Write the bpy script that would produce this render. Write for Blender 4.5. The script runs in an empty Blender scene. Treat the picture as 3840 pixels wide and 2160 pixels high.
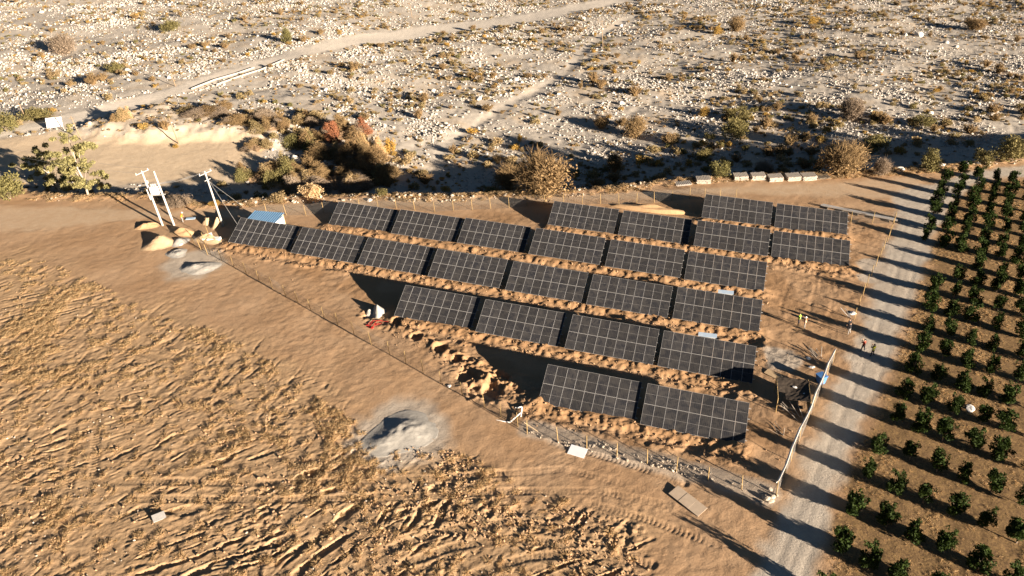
import bpy, bmesh, math, random
import numpy as np
from mathutils import Matrix, Vector, Quaternion

# ------------------------------------------------------------------ camera, sky, sun, exposure
scene = bpy.context.scene
root_col = scene.collection
CAMZ = 51.887
CAM_AX = np.array([[0.995817981, -0.0496132855, -0.0767142138],     # right
                   [-0.0913594478, -0.540784812, -0.836184931],     # down
                   [0.0, 0.839696558, -0.543055882]])               # forward
FPX = 2690.0 / 3840.0 * 2576.0
cam = bpy.data.cameras.new('camera')
cam.sensor_width = 36.0
cam.lens = 2690.0 / 3840.0 * 36.0
cam.clip_start = 0.5
cam.clip_end = 20000.0
cam_obj = bpy.data.objects.new('camera', cam)
root_col.objects.link(cam_obj)
r_, d_, f_ = CAM_AX
cam_obj.matrix_world = Matrix(((r_[0], -d_[0], -f_[0], 0), (r_[1], -d_[1], -f_[1], 0), (r_[2], -d_[2], -f_[2], CAMZ), (0, 0, 0, 1)))
scene.camera = cam_obj

SUN_AZ = math.radians(-42.3)      # direction towards the sun, counter-clockwise from +X
SUN_EL = math.radians(9.8)
world = bpy.data.worlds.new('World')
scene.world = world
world.use_nodes = True
wn = world.node_tree
wn.nodes.clear()
wo = wn.nodes.new('ShaderNodeOutputWorld')
bg = wn.nodes.new('ShaderNodeBackground')
sky = wn.nodes.new('ShaderNodeTexSky')
sky.sky_type = 'NISHITA'
sky.sun_disc = False
sky.sun_elevation = SUN_EL
sky.sun_rotation = math.pi / 2 - SUN_AZ
sky.altitude = 900.0
sky.ozone_density = 2.5
bg.inputs['Strength'].default_value = 0.016
wn.links.new(sky.outputs[0], bg.inputs[0])
wn.links.new(bg.outputs[0], wo.inputs[0])

sun = bpy.data.lights.new('sun', 'SUN')
sun.energy = 5.0
sun.angle = math.radians(0.53)
sun.color = (1.0, 0.83, 0.65)
sun_obj = bpy.data.objects.new('sun', sun)
root_col.objects.link(sun_obj)
sd = Vector((math.cos(SUN_EL) * math.cos(SUN_AZ), math.cos(SUN_EL) * math.sin(SUN_AZ), math.sin(SUN_EL)))
sun_obj.rotation_euler = sd.to_track_quat('Z', 'Y').to_euler()

scene.view_settings.view_transform = 'Standard'
scene.view_settings.look = 'None'
scene.view_settings.gamma = 1.0
scene.view_settings.use_curve_mapping = False
scene.view_settings.exposure = 2.13

# ------------------------------------------------------------------ noise on arrays
_rs = np.random.RandomState(11)
PERM = _rs.permutation(4096)
RV = _rs.rand(4096)

def vn(x, y, s=0):
    xi = np.floor(x).astype(np.int64); yi = np.floor(y).astype(np.int64)
    fx = x - xi; fy = y - yi
    fx = fx * fx * (3 - 2 * fx); fy = fy * fy * (3 - 2 * fy)
    a0 = PERM[(xi + s * 131) & 4095]; a1 = PERM[(xi + 1 + s * 131) & 4095]
    v00 = RV[PERM[(a0 + yi) & 4095]]
    v01 = RV[PERM[(a0 + yi + 1) & 4095]]
    v10 = RV[PERM[(a1 + yi) & 4095]]
    v11 = RV[PERM[(a1 + yi + 1) & 4095]]
    return (v00 * (1 - fy) + v01 * fy) * (1 - fx) + (v10 * (1 - fy) + v11 * fy) * fx

def fbm(x, y, octv=3, s=0, gain=0.5):
    t = 0.0; a = 1.0; n = 0.0
    c, sn = math.cos(0.6), math.sin(0.6)
    for o in range(octv):
        t = t + a * vn(x, y, s + o * 7); n += a
        a *= gain
        x, y = (x * c - y * sn) * 2.03 + 3.1, (x * sn + y * c) * 2.03 - 1.7
    return t / n

def sstep(a, b, x):
    t = np.clip((x - a) / (b - a), 0, 1)
    return t * t * (3 - 2 * t)

# ------------------------------------------------------------------ large shape of the place
def base_h(x, y):
    return -0.06 * np.clip(x, -350, 350) - 0.01259 * np.clip(y, -400, 1200)

def plane_at(px, py, up=0.0):
    d = CAM_AX.T @ np.array([(px - 1288.0) / FPX, (py - 724.5) / FPX, 1.0])
    t = (-CAMZ + up) / (d[2] + 0.06 * d[0] + 0.01259 * d[1])
    return d[0] * t, d[1] * t

EDGE_PX = [(-300, 478), (0, 478), (120, 492), (260, 492), (400, 490), (500, 516), (600, 510), (700, 497), (800, 497), (950, 491), (1100, 494), (1250, 488),
           (1450, 480), (1600, 466), (1690, 453), (1800, 446), (1900, 442), (2050, 438), (2200, 430), (2320, 422), (2450, 412), (2576, 394), (2900, 360)]
_e = np.array([plane_at(*p) for p in EDGE_PX])
_o = np.argsort(_e[:, 0])
EDX, EDY = _e[_o, 0], _e[_o, 1]
DRX = np.array([-300, -110, -60, -20, 20, 60, 100, 300.])
DRD = np.array([5.0, 5.8, 7.2, 9.8, 11.4, 11.6, 10.6, 10.6])

def river_t(x, y):
    return y - np.interp(x, EDX, EDY)

SLOPE = None
def smooth_h(x, y):
    x = np.asarray(x, float); y = np.asarray(y, float)
    s = river_t(x, y)
    m = sstep(0.0, 10.0, s)
    z = base_h(x, y) - np.interp(x, DRX, DRD) * m
    far = sstep(32, 75, s)
    z = z + far * (1.7 * (fbm(x / 34.0, y / 34.0, 2, 21) - 0.5) + 0.9 * (vn(x / 60 + y / 90, y / 13.0, 25) - 0.5))
    if SLOPE is not None:                       # eroded bank round the sandy bowl
        z = z + 2.0 * sstep(-4.0, 5.0, poly_sd(SLOPE, x, y) + 5 * (fbm(x / 5, y / 5, 2, 191) - .5))
    return z

def ground_px(px, py, up=0.0):
    """the point of the ground that the line of sight through a photo position meets"""
    d = CAM_AX.T @ np.array([(px - 1288.0) / FPX, (py - 724.5) / FPX, 1.0])
    x, y = plane_at(px, py, up)
    for k in range(14):
        z = float(smooth_h(x, y)) + up
        t = (z - CAMZ) / d[2]
        x = 0.35 * x + 0.65 * d[0] * t; y = 0.35 * y + 0.65 * d[1] * t
    return x, y

# ------------------------------------------------------------------ the solar tables' places (low west corner of each), measured
TU = np.array([0.93670845, -0.34254976, -0.07236668])
TV = np.array([0.33709455, 0.82657372, 0.45071404])
TW, TH = 10.37, 4.578
TABLES = {
 'D': [(-28.121, 102.5, -51.158), (-17.815, 98.323, -51.535), (-7.595, 94.235, -51.969), (2.826, 89.609, -52.351), (13.235, 85.449, -53.054), (23.447, 81.47, -53.796)],
 'C': [(-42.423, 97.688, -50.142), (-32.029, 93.267, -50.558), (-21.75, 89.138, -51.136), (-11.474, 84.746, -51.596), (-0.955, 80.435, -52.196), (9.345, 76.277, -52.839), (19.664, 72.391, -53.464)],
 'B': [(-15.315, 75.656, -51.46), (-4.964, 71.267, -51.913), (5.508, 66.93, -52.391), (15.702, 63.024, -53.087)],
 'A': [(1.631, 57.829, -52.293), (11.841, 53.773, -52.808)],
 'E': [(6.434, 99.199, -52.957), (16.767, 95.012, -53.584), (27.073, 90.358, -53.929), (37.311, 86.775, -54.849)],
 'F': [(30.833, 99.691, -54.453), (41.024, 95.693, -55.176)]}
ROWS = {}
UH = TU[:2] / np.linalg.norm(TU[:2]); NH = np.array([-UH[1], UH[0]])
for k, L in TABLES.items():
    p0 = np.array(L[0][:2]); p1 = np.array(L[-1][:2]) + TW * TU[:2]
    ROWS[k] = (p0, p1, np.linalg.norm(p1 - p0), (p1 - p0) / np.linalg.norm(p1 - p0))

def poly_px(pts):
    return np.array([ground_px(*p) for p in pts])

def poly_sd(poly, x, y):
    """signed distance, positive inside"""
    inside = np.zeros(x.shape, bool); dm = np.full(x.shape, 1e9)
    n = len(poly)
    for i in range(n):
        ax, ay = poly[i]; bx, by = poly[(i + 1) % n]
        ex, ey = bx - ax, by - ay
        t = np.clip(((x - ax) * ex + (y - ay) * ey) / (ex * ex + ey * ey + 1e-12), 0, 1)
        dm = np.minimum(dm, (x - ax - t * ex) ** 2 + (y - ay - t * ey) ** 2)
        if abs(by - ay) > 1e-9:
            c = ((ay > y) != (by > y)) & (x < (bx - ax) * (y - ay) / (by - ay) + ax)
            inside ^= c
    dm = np.sqrt(dm)
    return np.where(inside, dm, -dm)

def line_d(pts, x, y):
    dm = np.full(x.shape, 1e9); al = np.zeros(x.shape); acc = 0.0
    for i in range(len(pts) - 1):
        ax, ay = pts[i]; bx, by = pts[i + 1]
        ex, ey = bx - ax, by - ay; L = math.hypot(ex, ey)
        t = np.clip(((x - ax) * ex + (y - ay) * ey) / (L * L), 0, 1)
        dd = np.hypot(x - ax - t * ex, y - ay - t * ey)
        k = dd < dm
        dm = np.where(k, dd, dm); al = np.where(k, acc + t * L, al); acc += L
    return dm, al

ROAD = poly_px([(1850, 1500), (1890, 1430), (1925, 1360), (1975, 1270), (2050, 1110), (2120, 950), (2168, 820), (2205, 700), (2245, 590), (2262, 540), (2240, 492), (2330, 462), (2440, 433), (2576, 412), (2800, 380),
                (2800, 420), (2576, 445), (2480, 452), (2400, 500), (2350, 590), (2318, 690), (2290, 780), (2255, 880), (2215, 980), (2165, 1090), (2125, 1200), (2085, 1310), (2075, 1449), (2070, 1500)])
TRACK = poly_px([(-300, 520), (0, 518), (250, 522), (420, 530), (560, 528), (700, 512), (850, 505), (1250, 497), (1500, 487), (1700, 476), (2000, 464), (2200, 452), (2330, 445),
                 (2250, 500), (2000, 492), (1760, 487), (1500, 505), (1250, 515), (1000, 520), (830, 530), (640, 545), (500, 545), (300, 555), (120, 580), (-300, 590)])
FIELD = poly_px([(-400, 600), (0, 650), (110, 655), (250, 720), (420, 800), (560, 840), (700, 925), (800, 1000), (900, 1065), (960, 1120), (1150, 1135), (1300, 1205), (1480, 1285), (1600, 1360), (1660, 1500), (-400, 1560)])
ORCH = poly_px([(2075, 1560), (2080, 1330), (2120, 1220), (2165, 1110), (2215, 1000), (2258, 890), (2295, 785), (2325, 690), (2360, 590), (2405, 505), (2470, 458), (2576, 450), (3000, 430), (3400, 1560)])
SAND = poly_px([(-200, 345), (0, 345), (130, 335), (300, 345), (420, 345), (520, 340), (620, 345), (690, 370), (640, 420), (590, 450), (480, 470), (300, 470), (0, 430), (-200, 430)])
SLOPE_ = poly_px([(200, 330), (270, 290), (420, 275), (600, 285), (740, 320), (700, 360), (560, 350), (400, 355), (260, 350)])
SLOPE = SLOPE_
FARROAD = poly_px([(-200, 360), (0, 328), (120, 300), (250, 270), (400, 228), (520, 190), (640, 155), (760, 120), (900, 88), (1050, 68), (1200, 52), (1350, 30), (1500, 2), (1600, -25), (1680, -60),
                   (1740, -60), (1660, -16), (1540, 12), (1390, 44), (1220, 72), (1060, 93), (900, 113), (760, 140), (660, 172), (520, 214), (420, 246), (270, 288), (120, 320), (0, 344), (-200, 380)])
PATH = [ground_px(*p) for p in [(1330, 500), (1080, 440), (1120, 370), (1180, 320), (1270, 265), (1350, 225), (1430, 175), (1490, 110), (1530, 75), (1600, 40)]][1:]
TRACKS = [[ground_px(*p) for p in L] for L in (
    [(300, 1210), (700, 1215), (1040, 1205), (1280, 1190), (1420, 1180), (1560, 1215)],
    [(330, 1255), (800, 1255), (1040, 1250), (1280, 1235), (1500, 1235), (1680, 1270)],
    [(185, 1060), (178, 1150), (172, 1260)], [(245, 1030), (240, 1130), (235, 1220)],
    [(860, 1449), (980, 1380), (1130, 1330), (1290, 1310), (1430, 1330)], [(900, 1480), (1010, 1420), (1140, 1375), (1290, 1350), (1440, 1375)], [(0, 830), (200, 850), (400, 900), (560, 990), (640, 1090)], [(1180, 1449), (1330, 1400), (1480, 1390), (1640, 1420)],
    [(1380, 1110), (1560, 1160), (1720, 1215)], [(1480, 1265), (1640, 1310), (1800, 1370)])]
GREYPATCH = [(ground_px(1005, 1090), 5.2), (ground_px(490, 665), 4.6), (ground_px(1975, 905), 2.4), (ground_px(2205, 675), 2.6), (ground_px(2190, 700), 1.6)]
SITE = poly_px([(560, 600), (850, 560), (1250, 530), (1700, 500), (2235, 565), (2170, 740), (2120, 830), (2080, 930), (2000, 1120), (1940, 1245), (1330, 1075), (1180, 960), (1000, 830), (900, 760), (700, 690)])
RIPRAP = [ground_px(*p) for p in [(1330, 1075), (1450, 1110), (1600, 1150), (1750, 1190), (1930, 1245)]]
SPOIL = [ground_px(*p) for p in [(1010, 825), (1085, 865), (1160, 905), (1225, 950), (1300, 985), (1345, 1005)]]
PIT = [(ground_px(*p), r) for p, r in (((1175, 945), 1.3), ((1235, 985), 1.5), ((1260, 950), 1.1), ((1195, 985), .9), ((1050, 850), .7), ((1110, 880), .8), ((1150, 905), .7), ((935, 790), 1.0), ((1000, 815), .8))]

def height(x, y, want_zone=False):
    """full height of the ground; optionally the soil mix (grey, dug, straw, river), (sand, track, field, path)"""
    x = np.asarray(x, float); y = np.asarray(y, float)
    s = river_t(x, y)
    z = smooth_h(x, y)
    wob = (fbm(x / 2.3, y / 2.3, 3, 3) - 0.5)
    near = (y < 135) & (y > 20) & (np.abs(x) < 140)
    riv = sstep(0.5, 4.0, s + 2.5 * wob)
    road = sstep(-0.7, 0.9, poly_sd(ROAD, x, y) + 2.2 * wob)
    track = sstep(-0.8, 1.2, poly_sd(TRACK, x, y) + 2.4 * wob)
    field = sstep(-3.5, 3.5, poly_sd(FIELD, x, y) + 6.0 * wob + 7.0 * (fbm(x / 9.0, y / 9.0, 2, 17) - 0.5))
    orch = sstep(-0.6, 0.9, poly_sd(ORCH, x, y) + 2.4 * wob)
    sand = sstep(-2.0, 3.0, poly_sd(SAND, x, y) + 6 * wob)
    slope = sstep(-2.0, 3.0, poly_sd(SLOPE, x, y) + 6 * wob)
    frd = sstep(-1.0, 1.2, poly_sd(FARROAD, x, y) + 2.5 * wob)
    # gentle unevenness everywhere
    calm = 1 - 0.75 * np.maximum(road, track)
    z = z + 0.14 * (fbm(x / 4.2, y / 4.2, 3, 31) - 0.5) * calm
    z = z + 0.05 * (fbm(x / 0.7, y / 0.7, 2, 35) - 0.5) * calm
    # ploughed, rutted field
    A = field
    k = (A > 0.01) & near
    if k.any():
        xx, yy, a = x[k], y[k], A[k]
        tw = np.zeros(xx.shape)
        for L in TRACKS:
            tw = np.maximum(tw, sstep(0.75, 0.45, line_d(L, xx, yy)[0]))
        a = a * (1 - 0.9 * tw)
        w1 = sstep(0.42, 0.58, vn(xx / 9.0, yy / 9.0, 41)); w2 = sstep(0.45, 0.6, vn(xx / 11.0 + 7, yy / 11.0, 42))
        near_cam = sstep(64, 44, yy) * (0.35 + 0.65 * sstep(-38, -12, xx))
        def rut(deg, seed):
            c, sn = math.cos(math.radians(deg)), math.sin(math.radians(deg))
            u = xx * c + yy * sn; v = -xx * sn + yy * c
            v = v + 0.8 * (vn(xx / 4.0, yy / 4.0, seed + 5) - 0.5) + 0.16 * (vn(xx / .6, yy / .6, seed + 6) - 0.5)
            n1 = vn(u / 3.4, v / 0.42, seed)
            gate = sstep(0.32, 0.52, vn(u / 3.4, v / 2.2, seed + 9))
            cut = sstep(0.66, 0.76, n1); lip = sstep(0.56, 0.64, n1) * (1 - cut)
            mid = vn(u / 1.7, v / 0.26, seed + 3)
            g2 = sstep(0.35, 0.65, vn(xx / 2.6, yy / 2.6, seed + 12))
            return gate * (-0.19 * cut + 0.06 * lip * (0.4 + 1.2 * vn(xx / .35, yy / .35, seed + 14))) * (0.5 + 0.85 * near_cam) + 0.075 * (mid - 0.5) * (0.35 + 0.65 * g2)
        h = rut(24, 51) * (1 - w1) + rut(46, 61) * w1
        h = h * (1 - 0.65 * w2) + rut(72, 71) * 0.65 * w2
        cl = fbm(xx / 0.45, yy / 0.45, 3, 81, 0.65)
        h = h + (0.12 + 0.26 * near_cam * sstep(.5, .75, vn(xx / 4, yy / 4, 85))) * (cl - 0.5)
        z[k] += h * a * (0.6 + 0.6 * vn(xx / 6, yy / 6, 88))
    # wheel-marked soil between fence and field
    k = near & (A < 0.99) & (riv < 0.5) & (orch < .5)
    if k.any():
        xx, yy = x[k], y[k]
        c, sn = math.cos(math.radians(31)), math.sin(math.radians(31))
        u = xx * c + yy * sn; v = -xx * sn + yy * c + 0.5 * vn(xx / 2.5, yy / 2.5, 92)
        amt = sstep(0.42, 0.75, vn(xx / 7, yy / 7, 93)) * (1 - A[k]) * (1 - road[k])
        z[k] += amt * (0.032 * (vn(u / 0.6, v / 0.5, 94) - 0.5) + 0.022 * (vn(u / .5, v / .25, 95) - .5)) * (1 - .7 * track[k])
    # banks and lumpy spoil along the table rows
    dug = np.zeros(x.shape)
    for kk, (p0, p1, L, ud) in ROWS.items():
        nx, ny = -ud[1], ud[0]
        t = (x - p0[0]) * ud[0] + (y - p0[1]) * ud[1]
        d = (x - p0[0]) * nx + (y - p0[1]) * ny
        k = (t > -5) & (t < L + 5) & (d > -5) & (d < 8)
        if not k.any():
            continue
        tt, dd, xx, yy = t[k], d[k], x[k], y[k]
        end = sstep(-2.2, 0.3, tt) * sstep(L + 2.0, L - 0.4, tt)
        lump = fbm(xx / 0.65, yy / 0.65, 3, 101); l2 = fbm(xx / 0.35, yy / 0.35, 2, 105)
        dd2 = dd + 0.55 * (lump - 0.5)
        bank = sstep(-1.75, -0.35, dd2) * sstep(2.4, 0.5, dd2)
        h = 0.38 * bank * end * (0.8 + 0.4 * lump)
        ridge = np.exp(-((dd2 + 2.25 + 0.5 * (vn(tt / 4, tt * 0, 107) - .5)) / 0.5) ** 2) * end * (0.2 + 0.9 * vn(tt / 2.3, tt * 0 + 3, 108))
        h += 0.24 * ridge * (0.4 + lump)
        rough = sstep(-3.4, -1.8, dd) * sstep(0.4, -0.4, dd) * end
        h += rough * (0.20 * (lump - 0.5) + 0.14 * (l2 - 0.5))
        # back cut
        z[k] += h
        dug[k] = np.maximum(dug[k], end * np.maximum(sstep(-2.0, -0.9, dd2) * sstep(3.0, 1.0, dd2), 0.75 * ridge))
    k = near & (line_d(SPOIL, x, y)[0] < 6)
    if k.any():
        xx, yy = x[k], y[k]
        dl, al = line_d(SPOIL, xx, yy)
        lump = fbm(xx / 1.1, yy / 1.1, 3, 111)
        sp = np.exp(-(dl / 1.15) ** 2)
        wide = np.exp(-(dl / 2.8) ** 2) * sstep(2, 14, al)
        z[k] += sp * (0.3 + 0.6 * lump) * 0.6 + wide * 0.6 * (lump - 0.45) + (sp + wide) * 0.22 * (fbm(xx / .4, yy / .4, 2, 115) - .5)
        dug[k] = np.maximum(dug[k], 0.8 * np.maximum(sp, wide * 0.6))
    for (c, r) in PIT:
        dd = np.hypot(x - c[0], y - c[1]) / r
        k = dd < 2.2
        if not k.any():
            continue
        dk = dd[k] + 1.1 * (fbm(x[k] / .8, y[k] / .8, 2, 151) - .5)
        z[k] += -0.5 * sstep(1.0, 0.75, dk) + 0.3 * (fbm(x[k] / .5, y[k] / .5, 2, 153) - .35) * np.exp(-((dk - 1.3) / .4) ** 2)
    site = sstep(-1.0, 2.5, poly_sd(SITE, x, y) + 4 * wob)
    k = near & (site > .05)
    if k.any():
        xx, yy = x[k], y[k]
        z[k] += site[k] * (0.10 * (fbm(xx / .9, yy / .9, 3, 171, .6) - .5) + 0.10 * sstep(.62, .8, vn(xx / 3, yy / 3, 173)) * (fbm(xx / .5, yy / .5, 2, 175) - .5))
        c, sn = math.cos(math.radians(64)), math.sin(math.radians(64)); v = -xx * sn + yy * c + .8 * vn(xx / 5, yy / 5, 177); u = xx * c + yy * sn
        z[k] += -0.025 * site[k] * sstep(.72, .8, vn(u / 5, v / .35, 179)) * sstep(.4, .6, vn(xx / 7, yy / 7, 181))
    dug = np.maximum(dug, site * (.28 + .5 * sstep(.45, .65, fbm(x / 4, y / 4, 2, 183))))
    # wheel tracks with tread
    for L in TRACKS:
        P = np.array(L)
        k = (x > P[:, 0].min() - 2) & (x < P[:, 0].max() + 2) & (y > P[:, 1].min() - 2) & (y < P[:, 1].max() + 2)
        if not k.any():
            continue
        dd, al = line_d(L, x[k], y[k])
        w = sstep(0.55, 0.3, dd)
        g_ = sstep(0.3, 0.55, vn(al / 3.0, al * 0, 161))
        z[k] += (.4 + .6 * g_) * (-0.06 * w + 0.016 * w * np.sign(np.sin(al * 2 * math.pi / 0.42 + dd * 3)) + 0.035 * np.exp(-((dd - .62) / .2) ** 2) * (vn(x[k] / .5, y[k] / .5, 163)))
    # long ruts in the grey road
    k = road > 0.05
    if k.any():
        mid = [ground_px(*p) for p in [(1980, 1449), (2040, 1290), (2110, 1130), (2170, 990), (2215, 870), (2255, 760), (2290, 640), (2330, 540), (2420, 470), (2576, 430)]]
        dd, al = line_d(mid, x[k], y[k])
        z[k] += -0.018 * road[k] * (np.exp(-((dd - 1.0) / .3) ** 2)) + road[k] * 0.014 * (vn(dd / .3, al / 5, 121) - .5)
    # rubble surface of the river bed
    k = (riv > 0.02) & (np.abs(x) < 340) & (y < 420)
    if k.any():
        xx, yy = x[k], y[k]
        rub = (1 - sand[k]) * (1 - frd[k]) * (1 - 0.6 * slope[k]) * riv[k]
        z[k] += rub * (0.60 * (fbm(xx / 6.0, yy / 6.0, 3, 131) - 0.5) + 0.12 * (vn(xx / 1.1, yy / 1.1, 135) - 0.5))
        z[k] += slope[k] * 0.9 * (fbm(xx / 2.2, yy / 2.2, 3, 138) - 0.5)
        dp, _ = line_d(PATH, xx, yy)
        z[k] += -0.25 * np.exp(-(dp / 2.6) ** 2)
    z = z + 0.35 * np.exp(-((s + 0.7) / 0.9) ** 2) * (fbm(x / 1.6, y / 1.6, 2, 141))
    if not want_zone:
        return z
    grey = road.copy()
    for (c, r) in GREYPATCH:
        dd = np.hypot(x - c[0], y - c[1]) + 2.5 * wob
        grey = np.maximum(grey, 0.85 * sstep(r * 1.15, r * 0.75, dd))
    rp, _ = line_d(RIPRAP, x, y)
    grey = np.maximum(grey, 0.65 * sstep(1.7, 0.8, np.abs(rp + 1.2 * wob)))
    dp, _ = line_d(PATH, x, y)
    path = 0.4 * sstep(3.2, 1.2, dp + 3.0 * wob) * riv
    z1 = np.stack([grey, np.clip(dug, 0, 1), orch, riv], -1)
    z2 = np.stack([np.maximum(sand, 0.35 * slope * riv), np.maximum(track, 0), field, np.maximum(frd, path)], -1)
    return z, z1, z2, dict(road=road, orch=orch, riv=riv, sand=sand, frd=frd, field=field, track=track, slope=slope)

def hz(x, y):
    return float(height(np.array([float(x)]), np.array([float(y)]))[0])

def hz_many(xs, ys):
    return height(np.array(xs, float), np.array(ys, float))

# ------------------------------------------------------------------ materials
MATS = {}
def new_mat(name):
    m = bpy.data.materials.new(name); m.use_nodes = True
    nt = m.node_tree; nt.nodes.clear()
    out = nt.nodes.new('ShaderNodeOutputMaterial'); b = nt.nodes.new('ShaderNodeBsdfPrincipled')
    nt.links.new(b.outputs[0], out.inputs[0])
    MATS[name] = m
    return m, nt, b

class NT:
    def __init__(self, nt): self.nt = nt; self.L = nt.links.new
    def n(self, t, **kw):
        nd = self.nt.nodes.new(t)
        for k, v in kw.items(): setattr(nd, k, v)
        return nd
    def co(self, kind='Object'): return self.n('ShaderNodeTexCoord').outputs[kind]
    def noise(self, vec, scale, detail=3, rough=0.55, dist=0.0):
        t = self.n('ShaderNodeTexNoise'); self.L(vec, t.inputs['Vector'])
        t.inputs['Scale'].default_value = scale; t.inputs['Detail'].default_value = detail
        t.inputs['Roughness'].default_value = rough; t.inputs['Distortion'].default_value = dist
        return t.outputs[0]
    def ramp(self, fac, lo, hi):
        t = self.n('ShaderNodeMapRange'); self.L(fac, t.inputs[0])
        t.inputs[1].default_value = lo; t.inputs[2].default_value = hi
        return t.outputs[0]
    def mix(self, fac, a, b):
        t = self.n('ShaderNodeMix', data_type='RGBA')
        for sock, v in ((t.inputs[0], fac), (t.inputs[6], a), (t.inputs[7], b)):
            if isinstance(v, (int, float)): sock.default_value = v
            elif isinstance(v, tuple): sock.default_value = (v[0], v[1], v[2], 1)
            else: self.L(v, sock)
        return t.outputs[2]
    def math(self, op, a, b=0.0):
        t = self.n('ShaderNodeMath', operation=op)
        for sock, v in ((t.inputs[0], a), (t.inputs[1], b)):
            if isinstance(v, (int, float)): sock.default_value = v
            else: self.L(v, sock)
        return t.outputs[0]
    def bump(self, h, strength, dist):
        t = self.n('ShaderNodeBump'); self.L(h, t.inputs['Height'])
        t.inputs['Strength'].default_value = strength; t.inputs['Distance'].default_value = dist
        return t.outputs[0]

def pm(name, c1, c2, scale=4.0, rough=0.85, metal=0.0, bump=0.0, bdist=0.02, rnd=0.0, c3=None, spec=0.3, stretch=None):
    """two-tone noise material, optionally with a per-object hue towards c3"""
    if name in MATS: return MATS[name]
    m, nt, b = new_mat(name); q = NT(nt)
    v = q.co()
    if stretch:
        mp = q.n('ShaderNodeMapping'); q.L(v, mp.inputs[0]); mp.inputs['Scale'].default_value = stretch; v = mp.outputs[0]
    f = q.ramp(q.noise(v, scale, 4), 0.3, 0.7)
    col = q.mix(f, c1, c2)
    if rnd:
        oi = q.n('ShaderNodeObjectInfo')
        if c3: col = q.mix(q.math('MULTIPLY', oi.outputs['Random'], rnd), col, c3)
        else:
            hs = q.n('ShaderNodeHueSaturation'); q.L(col, hs.inputs['Color'])
            q.L(q.math('ADD', q.math('MULTIPLY', oi.outputs['Random'], rnd), 1 - rnd / 2), hs.inputs['Value']); col = hs.outputs[0]
    q.L(col, b.inputs['Base Color'])
    b.inputs['Roughness'].default_value = rough; b.inputs['Metallic'].default_value = metal
    b.inputs['Specular IOR Level'].default_value = spec
    if bump: q.L(q.bump(q.noise(v, scale * 2.5, 4), bump, bdist), b.inputs['Normal'])
    return m

def leaf_mat(name, c1, c2, c3=None, rnd=0.6, trans=0.25, scale=2.2):
    if name in MATS: return MATS[name]
    m = bpy.data.materials.new(name); m.use_nodes = True; nt = m.node_tree; nt.nodes.clear(); MATS[name] = m
    q = NT(nt); out = q.n('ShaderNodeOutputMaterial')
    at = q.n('ShaderNodeAttribute', attribute_name='leaf')
    col = q.mix(at.outputs['Fac'], c1, c2)
    if c3:
        oi = q.n('ShaderNodeObjectInfo'); col = q.mix(q.math('MULTIPLY', oi.outputs['Random'], rnd), col, c3)
    d = q.n('ShaderNodeBsdfPrincipled'); q.L(col, d.inputs['Base Color']); d.inputs['Roughness'].default_value = 0.75
    d.inputs['Specular IOR Level'].default_value = 0.15
    t = q.n('ShaderNodeBsdfTranslucent'); q.L(col, t.inputs['Color'])
    mx = q.n('ShaderNodeMixShader'); mx.inputs[0].default_value = trans
    q.L(d.outputs[0], mx.inputs[1]); q.L(t.outputs[0], mx.inputs[2]); q.L(mx.outputs[0], out.inputs[0])
    return m

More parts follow.
